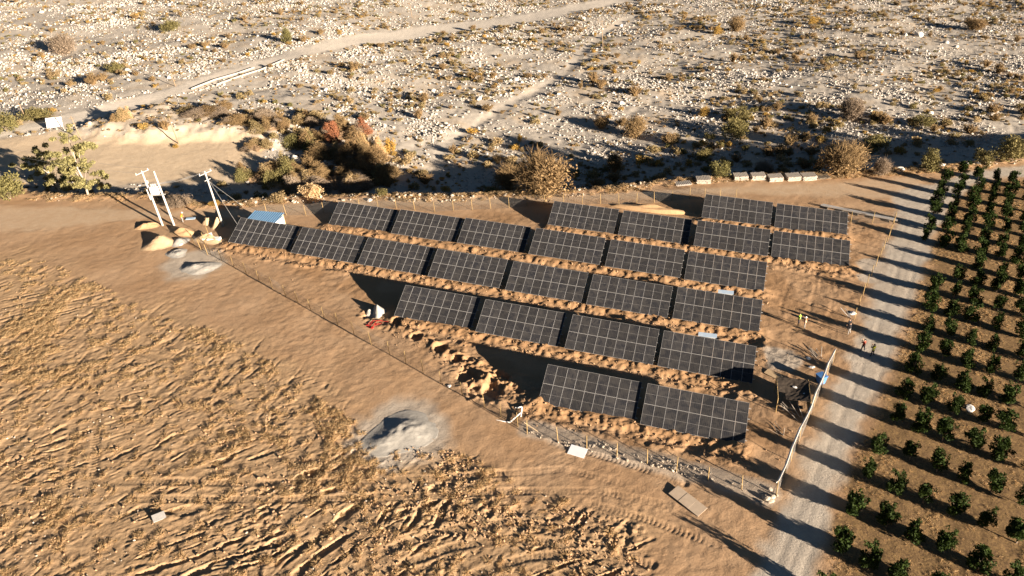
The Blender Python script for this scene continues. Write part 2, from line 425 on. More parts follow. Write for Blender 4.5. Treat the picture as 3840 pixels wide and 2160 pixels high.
def soil_material():
    m, nt, b = new_mat('soil'); q = NT(nt)
    v = q.co()
    a1 = q.n('ShaderNodeAttribute', attribute_name='soil_a'); a2 = q.n('ShaderNodeAttribute', attribute_name='soil_b')
    s1 = q.n('ShaderNodeSeparateColor'); q.L(a1.outputs['Color'], s1.inputs[0])
    s2 = q.n('ShaderNodeSeparateColor'); q.L(a2.outputs['Color'], s2.inputs[0])
    big = q.ramp(q.noise(v, 0.16, 4), 0.35, 0.68)
    mid = q.ramp(q.noise(v, 0.9, 4, 0.6), 0.3, 0.7)
    fine = q.ramp(q.noise(v, 7.0, 4, 0.65), 0.3, 0.72)
    grit = q.noise(v, 30.0, 3, 0.7)
    soil = q.mix(big, (0.34, 0.222, 0.13), (0.395, 0.275, 0.175))
    soil = q.mix(q.math('MULTIPLY', mid, 0.45), soil, (0.285, 0.178, 0.10))
    fld = q.mix(mid, (0.32, 0.213, 0.122), (0.385, 0.27, 0.162))
    soil = q.mix(s2.outputs[2], soil, fld)
    trk = q.mix(mid, (0.40, 0.29, 0.19), (0.46, 0.36, 0.255))
    soil = q.mix(q.math('MULTIPLY', s2.outputs[1], 0.8), soil, trk)
    dug = q.mix(fine, (0.30, 0.185, 0.098), (0.24, 0.145, 0.077))
    soil = q.mix(s1.outputs[1], soil, dug)
    strawf = q.ramp(q.noise(v, 3.2, 5, 0.75, 1.5), 0.42, 0.62)
    st = q.mix(strawf, (0.135, 0.087, 0.049), (0.265, 0.175, 0.08))
    soil = q.mix(s1.outputs[2], soil, st)
    riv = q.mix(mid, (0.33, 0.302, 0.262), (0.42, 0.382, 0.33))
    tanb = q.ramp(q.noise(v, 0.11, 3), 0.5, 0.68)
    riv = q.mix(q.math('MULTIPLY', tanb, 0.55), riv, (0.40, 0.31, 0.21))
    soil = q.mix(a1.outputs['Alpha'], soil, riv)
    sand = q.mix(mid, (0.46, 0.36, 0.25), (0.52, 0.42, 0.30))
    soil = q.mix(s2.outputs[0], soil, sand)
    pth = q.mix(mid, (0.47, 0.43, 0.37), (0.55, 0.50, 0.435))
    soil = q.mix(a2.outputs['Alpha'], soil, pth)
    grey = q.mix(mid, (0.335, 0.305, 0.265), (0.43, 0.39, 0.335))
    grey = q.mix(q.math('MULTIPLY', big, 0.35), grey, (0.40, 0.32, 0.235))
    soil = q.mix(s1.outputs[0], soil, grey)
    hs = q.n('ShaderNodeHueSaturation'); q.L(soil, hs.inputs['Color'])
    q.L(q.math('ADD', q.math('MULTIPLY', fine, 0.28), 0.86), hs.inputs['Value'])
    q.L(hs.outputs[0], b.inputs['Base Color'])
    b.inputs['Roughness'].default_value = 0.95; b.inputs['Specular IOR Level'].default_value = 0.1
    hgt = q.math('ADD', q.math('MULTIPLY', q.noise(v, 5.0, 5, 0.65), 1.0), q.math('MULTIPLY', grit, 0.25))
    q.L(q.bump(hgt, 0.55, 0.07), b.inputs['Normal'])
    return m
SOIL = soil_material()

# ------------------------------------------------------------------ object helpers
def link(o, parent=None):
    root_col.objects.link(o)
    if parent is not None: o.parent = parent
    return o
def empty(name, loc=(0, 0, 0), rot=(0, 0, 0)):
    o = bpy.data.objects.new(name, None); o.location = loc; o.rotation_euler = rot
    o.empty_display_size = 0.3
    return link(o)
def tag(o, label=None, cat=None, group=None, kind=None):
    if label: o['label'] = label
    if cat: o['category'] = cat
    if group: o['group'] = group
    if kind: o['kind'] = kind
    return o

class MB:
    def __init__(self): self.v = []; self.f = []; self.m = []
    def add(self, vs, fs, mi=0):
        k = len(self.v); self.v += [tuple(p) for p in vs]; self.f += [tuple(i + k for i in f) for f in fs]; self.m += [mi] * len(fs); return self
    def box(self, c, s, R=None, mi=0):
        P = [(sx * s[0] / 2, sy * s[1] / 2, sz * s[2] / 2) for sz in (-1, 1) for sy in (-1, 1) for sx in (-1, 1)]
        if R is not None: P = [tuple(R @ Vector(p)) for p in P]
        P = [(p[0] + c[0], p[1] + c[1], p[2] + c[2]) for p in P]
        return self.add(P, [(0, 2, 3, 1), (4, 5, 7, 6), (0, 1, 5, 4), (2, 6, 7, 3), (0, 4, 6, 2), (1, 3, 7, 5)], mi)
    def tube(self, pts, rad, n=6, mi=0, cap=True):
        pts = [Vector(p) for p in pts]; rad = rad if isinstance(rad, (list, tuple)) else [rad] * len(pts)
        k = len(self.v); prev = None
        for i, p in enumerate(pts):
            d = (pts[min(i + 1, len(pts) - 1)] - pts[max(i - 1, 0)]).normalized()
            if prev is None:
                a = Vector((0, 0, 1)) if abs(d.z) < 0.9 else Vector((1, 0, 0)); s = d.cross(a).normalized()
            else: s = (prev - d * prev.dot(d)).normalized()
            prev = s; t = d.cross(s)
            for j in range(n):
                an = 2 * math.pi * j / n; self.v.append(tuple(p + (s * math.cos(an) + t * math.sin(an)) * rad[i]))
        for i in range(len(pts) - 1):
            for j in range(n):
                self.f.append((k + i * n + j, k + i * n + (j + 1) % n, k + (i + 1) * n + (j + 1) % n, k + (i + 1) * n + j)); self.m.append(mi)
        if cap:
            self.f.append(tuple(k + j for j in reversed(range(n)))); self.m.append(mi)
            e = k + (len(pts) - 1) * n; self.f.append(tuple(e + j for j in range(n))); self.m.append(mi)
        return self
    def mesh(self, name, mats, smooth=False):
        me = bpy.data.meshes.new(name); me.from_pydata(self.v, [], self.f); me.update()
        for m in (mats if isinstance(mats, (list, tuple)) else [mats]): me.materials.append(m)
        if len(me.materials) > 1: me.polygons.foreach_set('material_index', self.m)
        if smooth: me.polygons.foreach_set('use_smooth', [True] * len(me.polygons))
        return me
    def build(self, name, mats, parent=None, smooth=False, loc=None):
        o = bpy.data.objects.new(name, self.mesh(name, mats, smooth))
        if loc is not None: o.location = loc
        return link(o, parent)

def inst(name, me, parent=None, loc=None, rot=None, scale=None):
    o = bpy.data.objects.new(name, me)
    if loc is not None: o.location = loc
    if rot is not None: o.rotation_euler = rot
    if scale is not None: o.scale = scale if not isinstance(scale, (int, float)) else (scale,) * 3
    return link(o, parent)

# ------------------------------------------------------------------ the ground, one height field split by what it is
def build_ground():
    ys = [26.0]; kf = 0.85
    while ys[-1] < 390:
        y = ys[-1]; ys.append(y + max(0.10, (y * y + 52 * 52) / 37284.0 * kf * (0.8 if y < 118 else 1.0)))
    ys = np.array([-1500, -500, -200, -80, -20, 10, 20] + ys + [400, 430, 470, 600, 900, 1600, 3000, 6000], float)
    nc = 1050
    ss = np.concatenate([[-9, -4, -2.4, -1.7, -1.35, -1.18, -1.08], np.linspace(-1, 1, nc), [1.08, 1.18, 1.35, 1.7, 2.4, 4, 9]])
    hw = 40 + 0.68 * np.clip(ys, 0, None)
    X = ss[None, :] * hw[:, None]; Y = np.repeat(ys[:, None], len(ss), 1)
    nr, ncl = X.shape
    x = X.ravel(); y = Y.ravel()
    z, z1, z2, mk = height(x, y, True)
    idx = np.arange(nr * ncl).reshape(nr, ncl)
    F = np.stack([idx[:-1, :-1], idx[:-1, 1:], idx[1:, 1:], idx[1:, :-1]], -1).reshape(-1, 4)
    def fc(a): return a[F].mean(1)
    zid = np.zeros(len(F), int)
    zid[fc(mk['track']) > 0.5] = 1
    zid[fc(mk['riv']) > 0.5] = 2
    zid[fc(mk['sand']) > 0.5] = 3
    zid[fc(mk['frd']) > 0.5] = 4
    zid[fc(mk['orch']) > 0.5] = 5
    zid[fc(mk['road']) > 0.5] = 6
    zid[(fc(mk['field']) > 0.5) & (zid == 0)] = 7
    info = {0: ('ground', 'bare brown soil of the terrace around the solar tables', 'ground'),
            1: ('dirt_track', 'pale dirt track running behind the solar tables', 'track'),
            2: ('riverbed', 'grey stony riverbed below the terrace', 'riverbed'),
            3: ('sandy_flat', 'smooth pale sandy flat beside the riverbed', 'ground'),
            4: ('gravel_road', 'pale gravel road crossing the far riverbed', 'road'),
            5: ('orchard_ground', 'straw covered soil between the orchard rows', 'ground'),
            6: ('dirt_road', 'grey dirt road beside the orchard', 'road'),
            7: ('field', 'rutted brown field with dry weeds', 'field')}
    V = np.stack([x, y, z], -1)
    for k, (nm, lab, cat) in info.items():
        f = F[zid == k]
        u, inv = np.unique(f, return_inverse=True)
        f2 = inv.reshape(-1, 4)
        me = bpy.data.meshes.new(nm)
        me.vertices.add(len(u)); me.vertices.foreach_set('co', V[u].ravel())
        me.loops.add(f2.size); me.loops.foreach_set('vertex_index', f2.ravel().astype(np.int32))
        me.polygons.add(len(f2)); me.polygons.foreach_set('loop_start', np.arange(0, f2.size, 4, dtype=np.int32))
        me.polygons.foreach_set('use_smooth', np.ones(len(f2), bool))
        for an, arr in (('soil_a', z1), ('soil_b', z2)):
            at = me.attributes.new(an, 'FLOAT_COLOR', 'POINT'); at.data.foreach_set('color', arr[u].astype(np.float32).ravel())
        me.update(calc_edges=True); me.materials.append(SOIL)
        o = link(bpy.data.objects.new(nm, me)); tag(o, lab, cat, kind='structure')
build_ground()

# ------------------------------------------------------------------ solar tables
def panel_material():
    m, nt, b = new_mat('panel_glass'); q = NT(nt)
    v = q.co(); sp = q.n('ShaderNodeSeparateXYZ'); q.L(v, sp.inputs[0])
    def line(ax, period, width, off=0.0):
        a = q.math('ADD', sp.outputs[ax], off)
        fr = q.math('FRACT', q.math('DIVIDE', a, period))
        return q.math('LESS_THAN', fr, width)
    bars = line(0, 0.1845, 0.13, 10.0)
    cells = line(1, 0.0925, 0.09, 10.0)
    oi = q.n('ShaderNodeObjectInfo')
    cm = q.n('ShaderNodeCombineXYZ'); q.L(q.math('MULTIPLY', oi.outputs['Random'], 57.0), cm.inputs[2])
    va = q.n('ShaderNodeVectorMath', operation='ADD'); q.L(v, va.inputs[0]); q.L(cm.outputs[0], va.inputs[1])
    dust = q.ramp(q.noise(va.outputs[0], 1.4, 4, 0.6, 0.6), 0.36, 0.66)
    base = q.mix(dust, (0.019, 0.021, 0.027), (0.047, 0.046, 0.047))
    base = q.mix(q.math('MULTIPLY', oi.outputs['Random'], 0.6), base, (0.020, 0.020, 0.021))
    base = q.mix(q.math('MULTIPLY', bars, 0.24), base, (0.13, 0.115, 0.095))
    base = q.mix(q.math('MULTIPLY', cells, 0.10), base, (0.10, 0.09, 0.08))
    q.L(base, b.inputs['Base Color'])
    q.L(q.math('ADD', q.math('MULTIPLY', dust, 0.25), 0.18), b.inputs['Roughness'])
    b.inputs['Specular IOR Level'].default_value = 0.22
    return m
PANEL = panel_material()
ALU = pm('frame_aluminium', (0.30, 0.30, 0.305), (0.26, 0.26, 0.265), 3, 0.6, 0.1, spec=0.3)
GALV = pm('galvanised_steel', (0.40, 0.40, 0.40), (0.50, 0.49, 0.47), 6, 0.5, 0.5)
WHITEP = pm('white_paint', (0.78, 0.77, 0.74), (0.70, 0.69, 0.66), 3, 0.6)

ORD = ['first', 'second', 'third', 'fourth', 'fifth', 'sixth', 'seventh', 'eighth', 'ninth', 'tenth', 'eleventh', 'twelfth', 'thirteenth', 'fourteenth', 'fifteenth',
       'sixteenth', 'seventeenth', 'eighteenth', 'nineteenth', 'twentieth', 'twenty-first', 'twenty-second', 'twenty-third', 'twenty-fourth']
def build_tables():
    PWD, PHT = 1.134, 2.279
    g = MB(); g.box((0, 0, 0), (PWD - 0.034, PHT - 0.034, 0.012))
    glass = g.mesh('panel_laminate', PANEL)
    fr = MB(); w = 0.018
    fr.box((0, PHT / 2 - w / 2, 0), (PWD, w, 0.036)); fr.box((0, -PHT / 2 + w / 2, 0), (PWD, w, 0.036))
    fr.box((PWD / 2 - w / 2, 0, 0), (w, PHT - 2 * w, 0.036)); fr.box((-PWD / 2 + w / 2, 0, 0), (w, PHT - 2 * w, 0.036))
    frame = fr.mesh('panel_frame', ALU)
    mid = MB(); mid.box((0, 0, 0), (PWD - 2 * w - .004, 0.015, 0.018)); midm = mid.mesh('panel_divider', pm('ribbon', (0.24, 0.235, 0.23), (0.2, 0.195, 0.19), 3))
    purl = MB(); purl.box((TW / 2 + 0.08, 0, 0), (TW + 0.28, 0.055, 0.09)); purlm = purl.mesh('purlin', GALV)
    R = Matrix((TU, TV, np.cross(TU, TV))).transposed()
    eul = R.to_euler()
    names = {'A': 'frontmost', 'B': 'second', 'C': 'third', 'D': 'fourth', 'E': 'fifth', 'F': 'rearmost'}
    rnd = random.Random(5)
    for row in 'ABCDEF':
        L = TABLES[row]
        for i, p in enumerate(L):
            t = empty('solar_table', (p[0], p[1], p[2] + CAMZ), eul)
            n = len(L)
            if i == 0: wh = 'at the utility pole end'
            elif i == n - 1: wh = 'at the orchard end'
            else: wh = '%s from the orchard end' % ORD[n - 1 - i]
            rw = {'A': 'frontmost row', 'F': 'rearmost row', 'C': 'row of seven', 'B': 'second row from front', 'D': 'row of six', 'E': 'second row from rear'}[row]
            if n == 2: wh = 'nearer the utility poles' if i == 0 else 'nearer the orchard'
            tag(t, 'dark solar table in the %s, %s' % (rw, wh), 'solar table', 'solar tables in rows')
            for r in range(2):
                for c in range(9):
                    x = 0.567 + 0.01 + c * 1.154; yy = 1.1395 + 0.0 + r * (PHT + 0.02)
                    dz = rnd.uniform(-.004, .004)
                    o = inst('solar_panel', glass, t, (x, yy, dz), (rnd.uniform(-.004, .004), rnd.uniform(-.006, .006), 0))
                    inst('frame', frame, o)
                    inst('cell_gap', midm, o)
            for yy in (0.55, 1.7, 2.85, 4.0):
                inst('purlin', purlm, t, (0, yy, -0.075))
            # rafters and posts, built upright in table space
            Ri = R.inverted(); down = Ri @ Vector((0, 0, -1))
            for k, x in enumerate((1.3, 3.9, 6.5, 9.1)):
                rf = MB(); rf.box((x, 2.28, -0.17), (0.06, 4.1, 0.1)); rf.build('rafter', GALV, t)
                for yy in (0.9, 3.6):
                    a = Vector((x, yy, -0.2)); wpt = R @ a + Vector(t.location)
                    gz = hz(wpt.x, wpt.y); ln = max(0.15, wpt.z - gz + 0.25)
                    MB().tube([a, a + down * ln], 0.045, 6).build('post', GALV, t)
build_tables()

# ------------------------------------------------------------------ leaves, stones, stalks as shared meshes
def quads_mesh(name, V, F, mat, leaf=None):
    me = bpy.data.meshes.new(name); n = F.shape[1]
    me.vertices.add(len(V)); me.vertices.foreach_set('co', np.asarray(V, np.float32).ravel())
    me.loops.add(F.size); me.loops.foreach_set('vertex_index', F.ravel().astype(np.int32))
    me.polygons.add(len(F)); me.polygons.foreach_set('loop_start', np.arange(0, F.size, n, dtype=np.int32))
    if leaf is not None:
        at = me.attributes.new('leaf', 'FLOAT', 'POINT'); at.data.foreach_set('value', np.asarray(leaf, np.float32))
    me.update(calc_edges=True); me.materials.append(mat)
    return me

def rand_dirs(rs, n):
    d = rs.normal(size=(n, 3)); return d / np.linalg.norm(d, axis=1)[:, None]

def leaf_quads(name, C, size, rs, mat, aspect=0.55, outward=None, blend=0.5, updir=0.0):
    """one pointed leaf per centre C, longer along a random axis"""
    n = len(C); a = rand_dirs(rs, n); a[:, 2] += updir
    if outward is not None: a = a * (1 - blend) + outward * blend
    a /= np.linalg.norm(a, axis=1)[:, None] + 1e-9
    b = np.cross(a, rand_dirs(rs, n)); b /= np.linalg.norm(b, axis=1)[:, None] + 1e-9
    s = (np.asarray(size) * (0.6 + 0.8 * rs.rand(n)))[:, None]
    V = np.stack([C - a * s * .5, C + b * s * aspect * .5, C + a * s * .5, C - b * s * aspect * .5], 1).reshape(-1, 3)
    F = np.arange(4 * n).reshape(-1, 4)
    return quads_mesh(name, V, F, mat, np.repeat(rs.rand(n), 4))

def blades_mesh(name, base, tip, w, rs, mat, bend=0.25):
    """thin stalks from base to tip, three-sided so they have thickness from every side"""
    n = len(base); d = tip - base; L = np.linalg.norm(d, axis=1)[:, None]
    d = d / (L + 1e-9)
    s = np.cross(d, rand_dirs(rs, n)); s /= np.linalg.norm(s, axis=1)[:, None] + 1e-9
    t = np.cross(d, s)
    mid = (base + tip) / 2 + s * L * bend * (rs.rand(n, 1) - .5) + np.array([0, 0, 1]) * L * bend * .4
    w = np.asarray(w).reshape(-1, 1) * np.ones((n, 1))
    V = []
    for c, k in ((base, 1.0), (mid, 0.8)):
        for an in (0, 2.094, 4.189): V.append(c + (s * math.cos(an) + t * math.sin(an)) * w * k)
    V.append(tip)
    V = np.stack(V, 1).reshape(-1, 3)
    o = np.arange(n)[:, None] * 7
    T = []
    for j in range(3):
        k = (j + 1) % 3
        T += [(j, k, 3 + k), (j, 3 + k, 3 + j), (3 + j, 3 + k, 6)]
    F = (o[:, None, :] + np.array(T)[None]).reshape(-1, 3)
    return quads_mesh(name, V, F, mat, np.repeat(rs.rand(n), 7))

def clump_pts(rs, n, blobs, shell=0.55):
    """points through a crown made of blobs (cx,cy,cz,rx,ry,rz)"""
    B = np.array(blobs, float); vol = (B[:, 3] * B[:, 4] * B[:, 5]) ** 0.8
    k = rs.choice(len(B), n, p=vol / vol.sum())
    d = rand_dirs(rs, n); r = (shell + (1 - shell) * rs.rand(n) ** 0.6)[:, None]
    return B[k, :3] + d * r * B[k, 3:], d

def rock_mesh(name, seed, mat, sub=2, squash=0.65, rough=0.28):
    bm = bmesh.new(); bmesh.ops.create_icosphere(bm, subdivisions=sub, radius=0.5)
    rs = np.random.RandomState(seed)
    P = rand_dirs(rs, 9); D = rs.uniform(0.27, 0.46, 9); ax = rs.uniform(0.75, 1.25, 3)
    for v in bm.verts:
        p = np.array(v.co)
        for q, dd in zip(P, D):                      # flat broken faces
            e = p @ q - dd
            if e > 0: p = p - q * e * 0.9
        p = p * ax * (1 + rough * (rs.rand() - .5) * .35); p[2] *= squash
        v.co = p
    me = bpy.data.meshes.new(name); bm.to_mesh(me); bm.free(); me.materials.append(mat)
    return me

M_ROCK = pm('river_rock', (0.31, 0.29, 0.262), (0.45, 0.422, 0.385), 2.2, 0.9, bump=0.4, bdist=0.05, rnd=0.45)
M_ROCKW = pm('pale_boulder', (0.42, 0.40, 0.37), (0.54, 0.515, 0.475), 1.5, 0.9, bump=0.5, bdist=0.05, rnd=0.25)
M_STONE = pm('field_stone', (0.34, 0.29, 0.23), (0.43, 0.375, 0.31), 4, 0.9, rnd=0.4)
M_CLOD = pm('soil_clod', (0.29, 0.185, 0.105), (0.34, 0.225, 0.135), 3, 0.95, rnd=0.2)
M_BARK = pm('bark', (0.16, 0.12, 0.09), (0.26, 0.21, 0.16), 9, 0.95, bump=0.5)
M_PALEBARK = pm('pale_bark', (0.46, 0.40, 0.33), (0.34, 0.28, 0.22), 5, 0.9)
M_CITRUS = leaf_mat('citrus_leaf', (0.010, 0.022, 0.005), (0.042, 0.068, 0.011), (0.026, 0.043, 0.008), 0.6)
M_OLIVE = leaf_mat('olive_leaf', (0.11, 0.105, 0.042), (0.21, 0.19, 0.075), (0.18, 0.14, 0.06), 0.6)
M_EUC = leaf_mat('tree_leaf', (0.15, 0.15, 0.062), (0.30, 0.275, 0.12), (0.25, 0.21, 0.10), 0.4)
M_GOLD = leaf_mat('golden_leaf', (0.30, 0.18, 0.04), (0.48, 0.31, 0.08), (0.30, 0.21, 0.075), 0.8)
M_TAN = leaf_mat('dry_scrub', (0.25, 0.18, 0.095), (0.40, 0.30, 0.165), (0.22, 0.18, 0.085), 0.9)
M_BROWN = leaf_mat('brown_twig', (0.15, 0.10, 0.052), (0.31, 0.21, 0.105), (0.22, 0.16, 0.08), 0.5, 0.1)
M_GREY = leaf_mat('grey_twig', (0.19, 0.15, 0.11), (0.33, 0.265, 0.20), (0.24, 0.18, 0.13), 0.6, 0.1)
M_RED = leaf_mat('red_brush', (0.22, 0.085, 0.045), (0.35, 0.16, 0.085), None, 0, 0.1)
M_STRAW = leaf_mat('straw', (0.60, 0.44, 0.25), (0.74, 0.58, 0.36), (0.66, 0.46, 0.22), 0.4, 0.5)
M_WEED = leaf_mat('dead_weed', (0.28, 0.20, 0.12), (0.44, 0.33, 0.20), (0.36, 0.25, 0.13), 0.7, 0.3)

def citrus_crown(seed):
    rs = np.random.RandomState(seed); bl = []
    for k in range(11):
        a = rs.rand() * 6.28; r = rs.rand() ** .5 * .42; zz = rs.uniform(0.45, 1.75)
        bl.append((r * math.cos(a), r * math.sin(a), zz, rs.uniform(.22, .40), rs.uniform(.22, .40), rs.uniform(.28, .5)))
    for k in range(7):                              # upright shoots
        a = rs.rand() * 6.28; r = rs.rand() * .5
        bl.append((r * math.cos(a), r * math.sin(a), rs.uniform(1.6, 2.15), .13, .13, .3))
    P, d = clump_pts(rs, 1500, bl, 0.35)
    return leaf_quads('citrus_crown', P, 0.17, rs, M_CITRUS, 0.5, d, 0.4, 0.3)

def bush_mesh(name, seed, mat, n=420, leaf=0.16, w=1.0, h=0.8, twig=None, nb=9, updir=0.3):
    rs = np.random.RandomState(seed); bl = []
    for k in range(nb):
        a = rs.rand() * 6.28; r = rs.rand() ** .5 * .32 * w
        bl.append((r * math.cos(a), r * math.sin(a), rs.uniform(.18, .62) * h, rs.uniform(.14, .27) * w, rs.uniform(.14, .27) * w, rs.uniform(.18, .36) * h))
    P, d = clump_pts(rs, n, bl, 0.3); P[:, 2] = np.maximum(P[:, 2], 0.01)
    return leaf_quads(name, P, leaf, rs, mat, 0.45, d, 0.45, updir)

def twig_mesh(name, seed, mat, n=500, w=1.0, h=1.0, r=0.006, fan=0.9):
    """a rounded bush of bare twigs: stems from the base and branchlets along them"""
    rs = np.random.RandomState(seed)
    k = max(12, n // 9)
    an = rs.rand(k) * 6.283; el = rs.rand(k) ** .7 * fan
    tip = np.stack([np.cos(an) * np.sin(el * 1.45) * .5 * w, np.sin(an) * np.sin(el * 1.45) * .5 * w, h * (0.35 + .62 * np.cos(el * 1.35))], 1) * rs.uniform(.75, 1.05, (k, 1))
    b0 = rs.normal(size=(k, 3)) * np.array([.05 * w, .05 * w, 0])
    j = rs.randint(0, k, n - k); t = rs.uniform(.35, 1.0, (n - k, 1))
    bb = b0[j] + (tip[j] - b0[j]) * t
    dirn = (tip[j] - b0[j]); dirn /= np.linalg.norm(dirn, axis=1)[:, None]
    tt = bb + (dirn * .6 + rand_dirs(rs, n - k) * .75) * rs.uniform(.12, .26, (n - k, 1)) * max(w, h)
    tt[:, 2] = np.maximum(tt[:, 2], .02)
    return blades_mesh(name, np.vstack([b0, bb]), np.vstack([tip, tt]), np.r_[np.full(k, r * 1.8), np.full(n - k, r)], rs, mat, .2)

def tuft_mesh(name, seed, mat, n=60, w=0.5, h=0.45, r=0.007):
    rs = np.random.RandomState(seed); an = rs.rand(n) * 6.283; sp = rs.rand(n) ** .6
    b = np.stack([np.cos(an) * .12 * w * sp, np.sin(an) * .12 * w * sp, np.zeros(n)], 1)
    t = np.stack([np.cos(an + .5 * (rs.rand(n) - .5)) * w * .5 * sp, np.sin(an + .5 * (rs.rand(n) - .5)) * w * .5 * sp, h * (1.05 - .6 * sp) * rs.uniform(.6, 1, n)], 1)
    return blades_mesh(name, b, t, r, rs, mat, .3)

# ------------------------------------------------------------------ orchard
O0 = np.array([25.66, 37.59]); E1 = np.array([1.885, -1.4875]); E2 = np.array([3.045, 3.806])
def build_orchard():
    crowns = [citrus_crown(200 + k) for k in range(8)]
    tr = MB().tube([(0, 0, -0.15), (0.01, 0.02, .3), (-.02, 0, .75), (.03, .01, 1.3)], [.05, .04, .03, .015], 6)
    for a in range(4): tr.tube([(0, 0, .35 + .15 * a), (.3 * math.cos(a * 1.7), .3 * math.sin(a * 1.7), .9 + .2 * a)], [.02, .008], 5)
    trunk = tr.mesh('trunk', M_BARK)
    rnd = random.Random(9); rows = {}
    for j in range(-4, 20):
        off = float(np.interp(j, [0, 7, 9, 13, 19], [0, 0, -.3, -.95, -1.55]))
        for i in range(-1, 24):
            ii = i + off
            if i < 0 and j not in (14, 15, 16, 17, 18, 13): continue
            if i == 0 and j in (11, 12): continue
            p = O0 + ii * E1 + j * E2
            q = CAM_AX @ (np.array([p[0], p[1], base_h(p[0], p[1]) + 0.8]) - np.array([0, 0, CAMZ]))
            px = 1288 + FPX * q[0] / q[2]; py = 724.5 + FPX * q[1] / q[2]
            if px > 2640 or py > 1500 or py < 425 or q[2] < 1: continue
            if rnd.random() < 0.012: continue
            rows.setdefault(j, []).append(p + np.array([rnd.uniform(-.22, .22), rnd.uniform(-.22, .22)]))
    js = sorted(rows); pts = [(j, k, p) for j in js for k, p in enumerate(rows[j])]
    Z = hz_many([p[2][0] for p in pts], [p[2][1] for p in pts])
    for (j, k, p), z in zip(pts, Z):
        s = rnd.uniform(1.0, 1.5)
        t = empty('citrus_tree', (p[0], p[1], float(z)), (0, 0, rnd.uniform(0, 6.28)))
        t.scale = (s * rnd.uniform(1.0, 1.25), s * rnd.uniform(1.0, 1.25), (.55 + .45 * s) * rnd.uniform(.95, 1.15))
        row = js.index(j)
        tag(t, 'small green citrus tree, %s from the road in the %s orchard row from the front' % (ORD[k] if k < 24 else 'last', ORD[row]), 'citrus tree', 'young citrus trees in the orchard')
        inst('trunk', trunk, t); inst('crown', crowns[rnd.randrange(8)], t)
build_orchard()

# ------------------------------------------------------------------ river bed: boulders, scrub, rubble
def pt_stuff(name, pts, rot, scl, sources, idx, label, cat):
    """one object of many scattered copies of the given meshes' objects"""
    me = bpy.data.meshes.new(name); n = len(pts)
    me.vertices.add(n); me.vertices.foreach_set('co', np.asarray(pts, np.float32).ravel())
    for an, ty, arr, key in (('rot', 'FLOAT_VECTOR', rot, 'vector'), ('scl', 'FLOAT_VECTOR', scl, 'vector'), ('pick', 'INT', idx, 'value')):
        a = me.attributes.new(an, ty, 'POINT'); a.data.foreach_set(key, np.asarray(arr, np.int32 if ty == 'INT' else np.float32).ravel())
    me.update()
    o = link(bpy.data.objects.new(name, me)); tag(o, label, cat, kind='stuff')
    ng = bpy.data.node_groups.new(name + '_scatter', 'GeometryNodeTree')
    ng.interface.new_socket('Geometry', in_out='INPUT', socket_type='NodeSocketGeometry'); ng.interface.new_socket('Geometry', in_out='OUTPUT', socket_type='NodeSocketGeometry')
    N = ng.nodes; L = ng.links.new
    gi = N.new('NodeGroupInput'); go = N.new('NodeGroupOutput')
    jn = N.new('GeometryNodeJoinGeometry')
    for s in reversed(sources):
        oi = N.new('GeometryNodeObjectInfo'); oi.transform_space = 'ORIGINAL'; oi.inputs['Object'].default_value = s; oi.inputs['As Instance'].default_value = True
        L(oi.outputs['Geometry'], jn.inputs[0])
    ip = N.new('GeometryNodeInstanceOnPoints'); L(gi.outputs[0], ip.inputs['Points']); L(jn.outputs[0], ip.inputs['Instance']); ip.inputs['Pick Instance'].default_value = True
    def na(nm, ty):
        t = N.new('GeometryNodeInputNamedAttribute'); t.data_type = ty; t.inputs[0].default_value = nm; return [q for q in t.outputs if q.enabled][0]
    L(na('pick', 'INT'), ip.inputs['Instance Index'])
    er = N.new('FunctionNodeEulerToRotation'); L(na('rot', 'FLOAT_VECTOR'), er.inputs[0]); L(er.outputs[0], ip.inputs['Rotation'])
    L(na('scl', 'FLOAT_VECTOR'), ip.inputs['Scale']); L(ip.outputs[0], go.inputs[0])
    md = o.modifiers.new('scatter', 'NODES'); md.node_group = ng
    return o

def in_view(x, y, z, m=40):
    q = (np.stack([x, y, z], -1) - np.array([0, 0, CAMZ])) @ CAM_AX.T
    px = 1288 + FPX * q[:, 0] / q[:, 2]; py = 724.5 + FPX * q[:, 1] / q[:, 2]
    return (q[:, 2] > 1) & (px > -m) & (px < 2576 + m) & (py > -m) & (py < 1449 + m), px, py, q[:, 2]

RS = np.random.RandomState(77)
def river_points(n, dens=None, ymax=400):
    y = 100 + (ymax - 100) * RS.rand(n) ** 0.8; x = (RS.rand(n) * 2 - 1) * (40 + .72 * y)
    s = river_t(x, y); k = s > 2.5
    x, y, s = x[k], y[k], s[k]
    z, z1, z2, mk = height(x, y, True)
    v, px, py, dist = in_view(x, y, z, 60)
    dp, _ = line_d(PATH, x, y)
    ok = v & (mk['frd'] < .2) & (mk['sand'] < .25) & (dp > 1.8)
    return x[ok], y[ok], z[ok], s[ok], mk['slope'][ok], px[ok], py[ok], dist[ok]

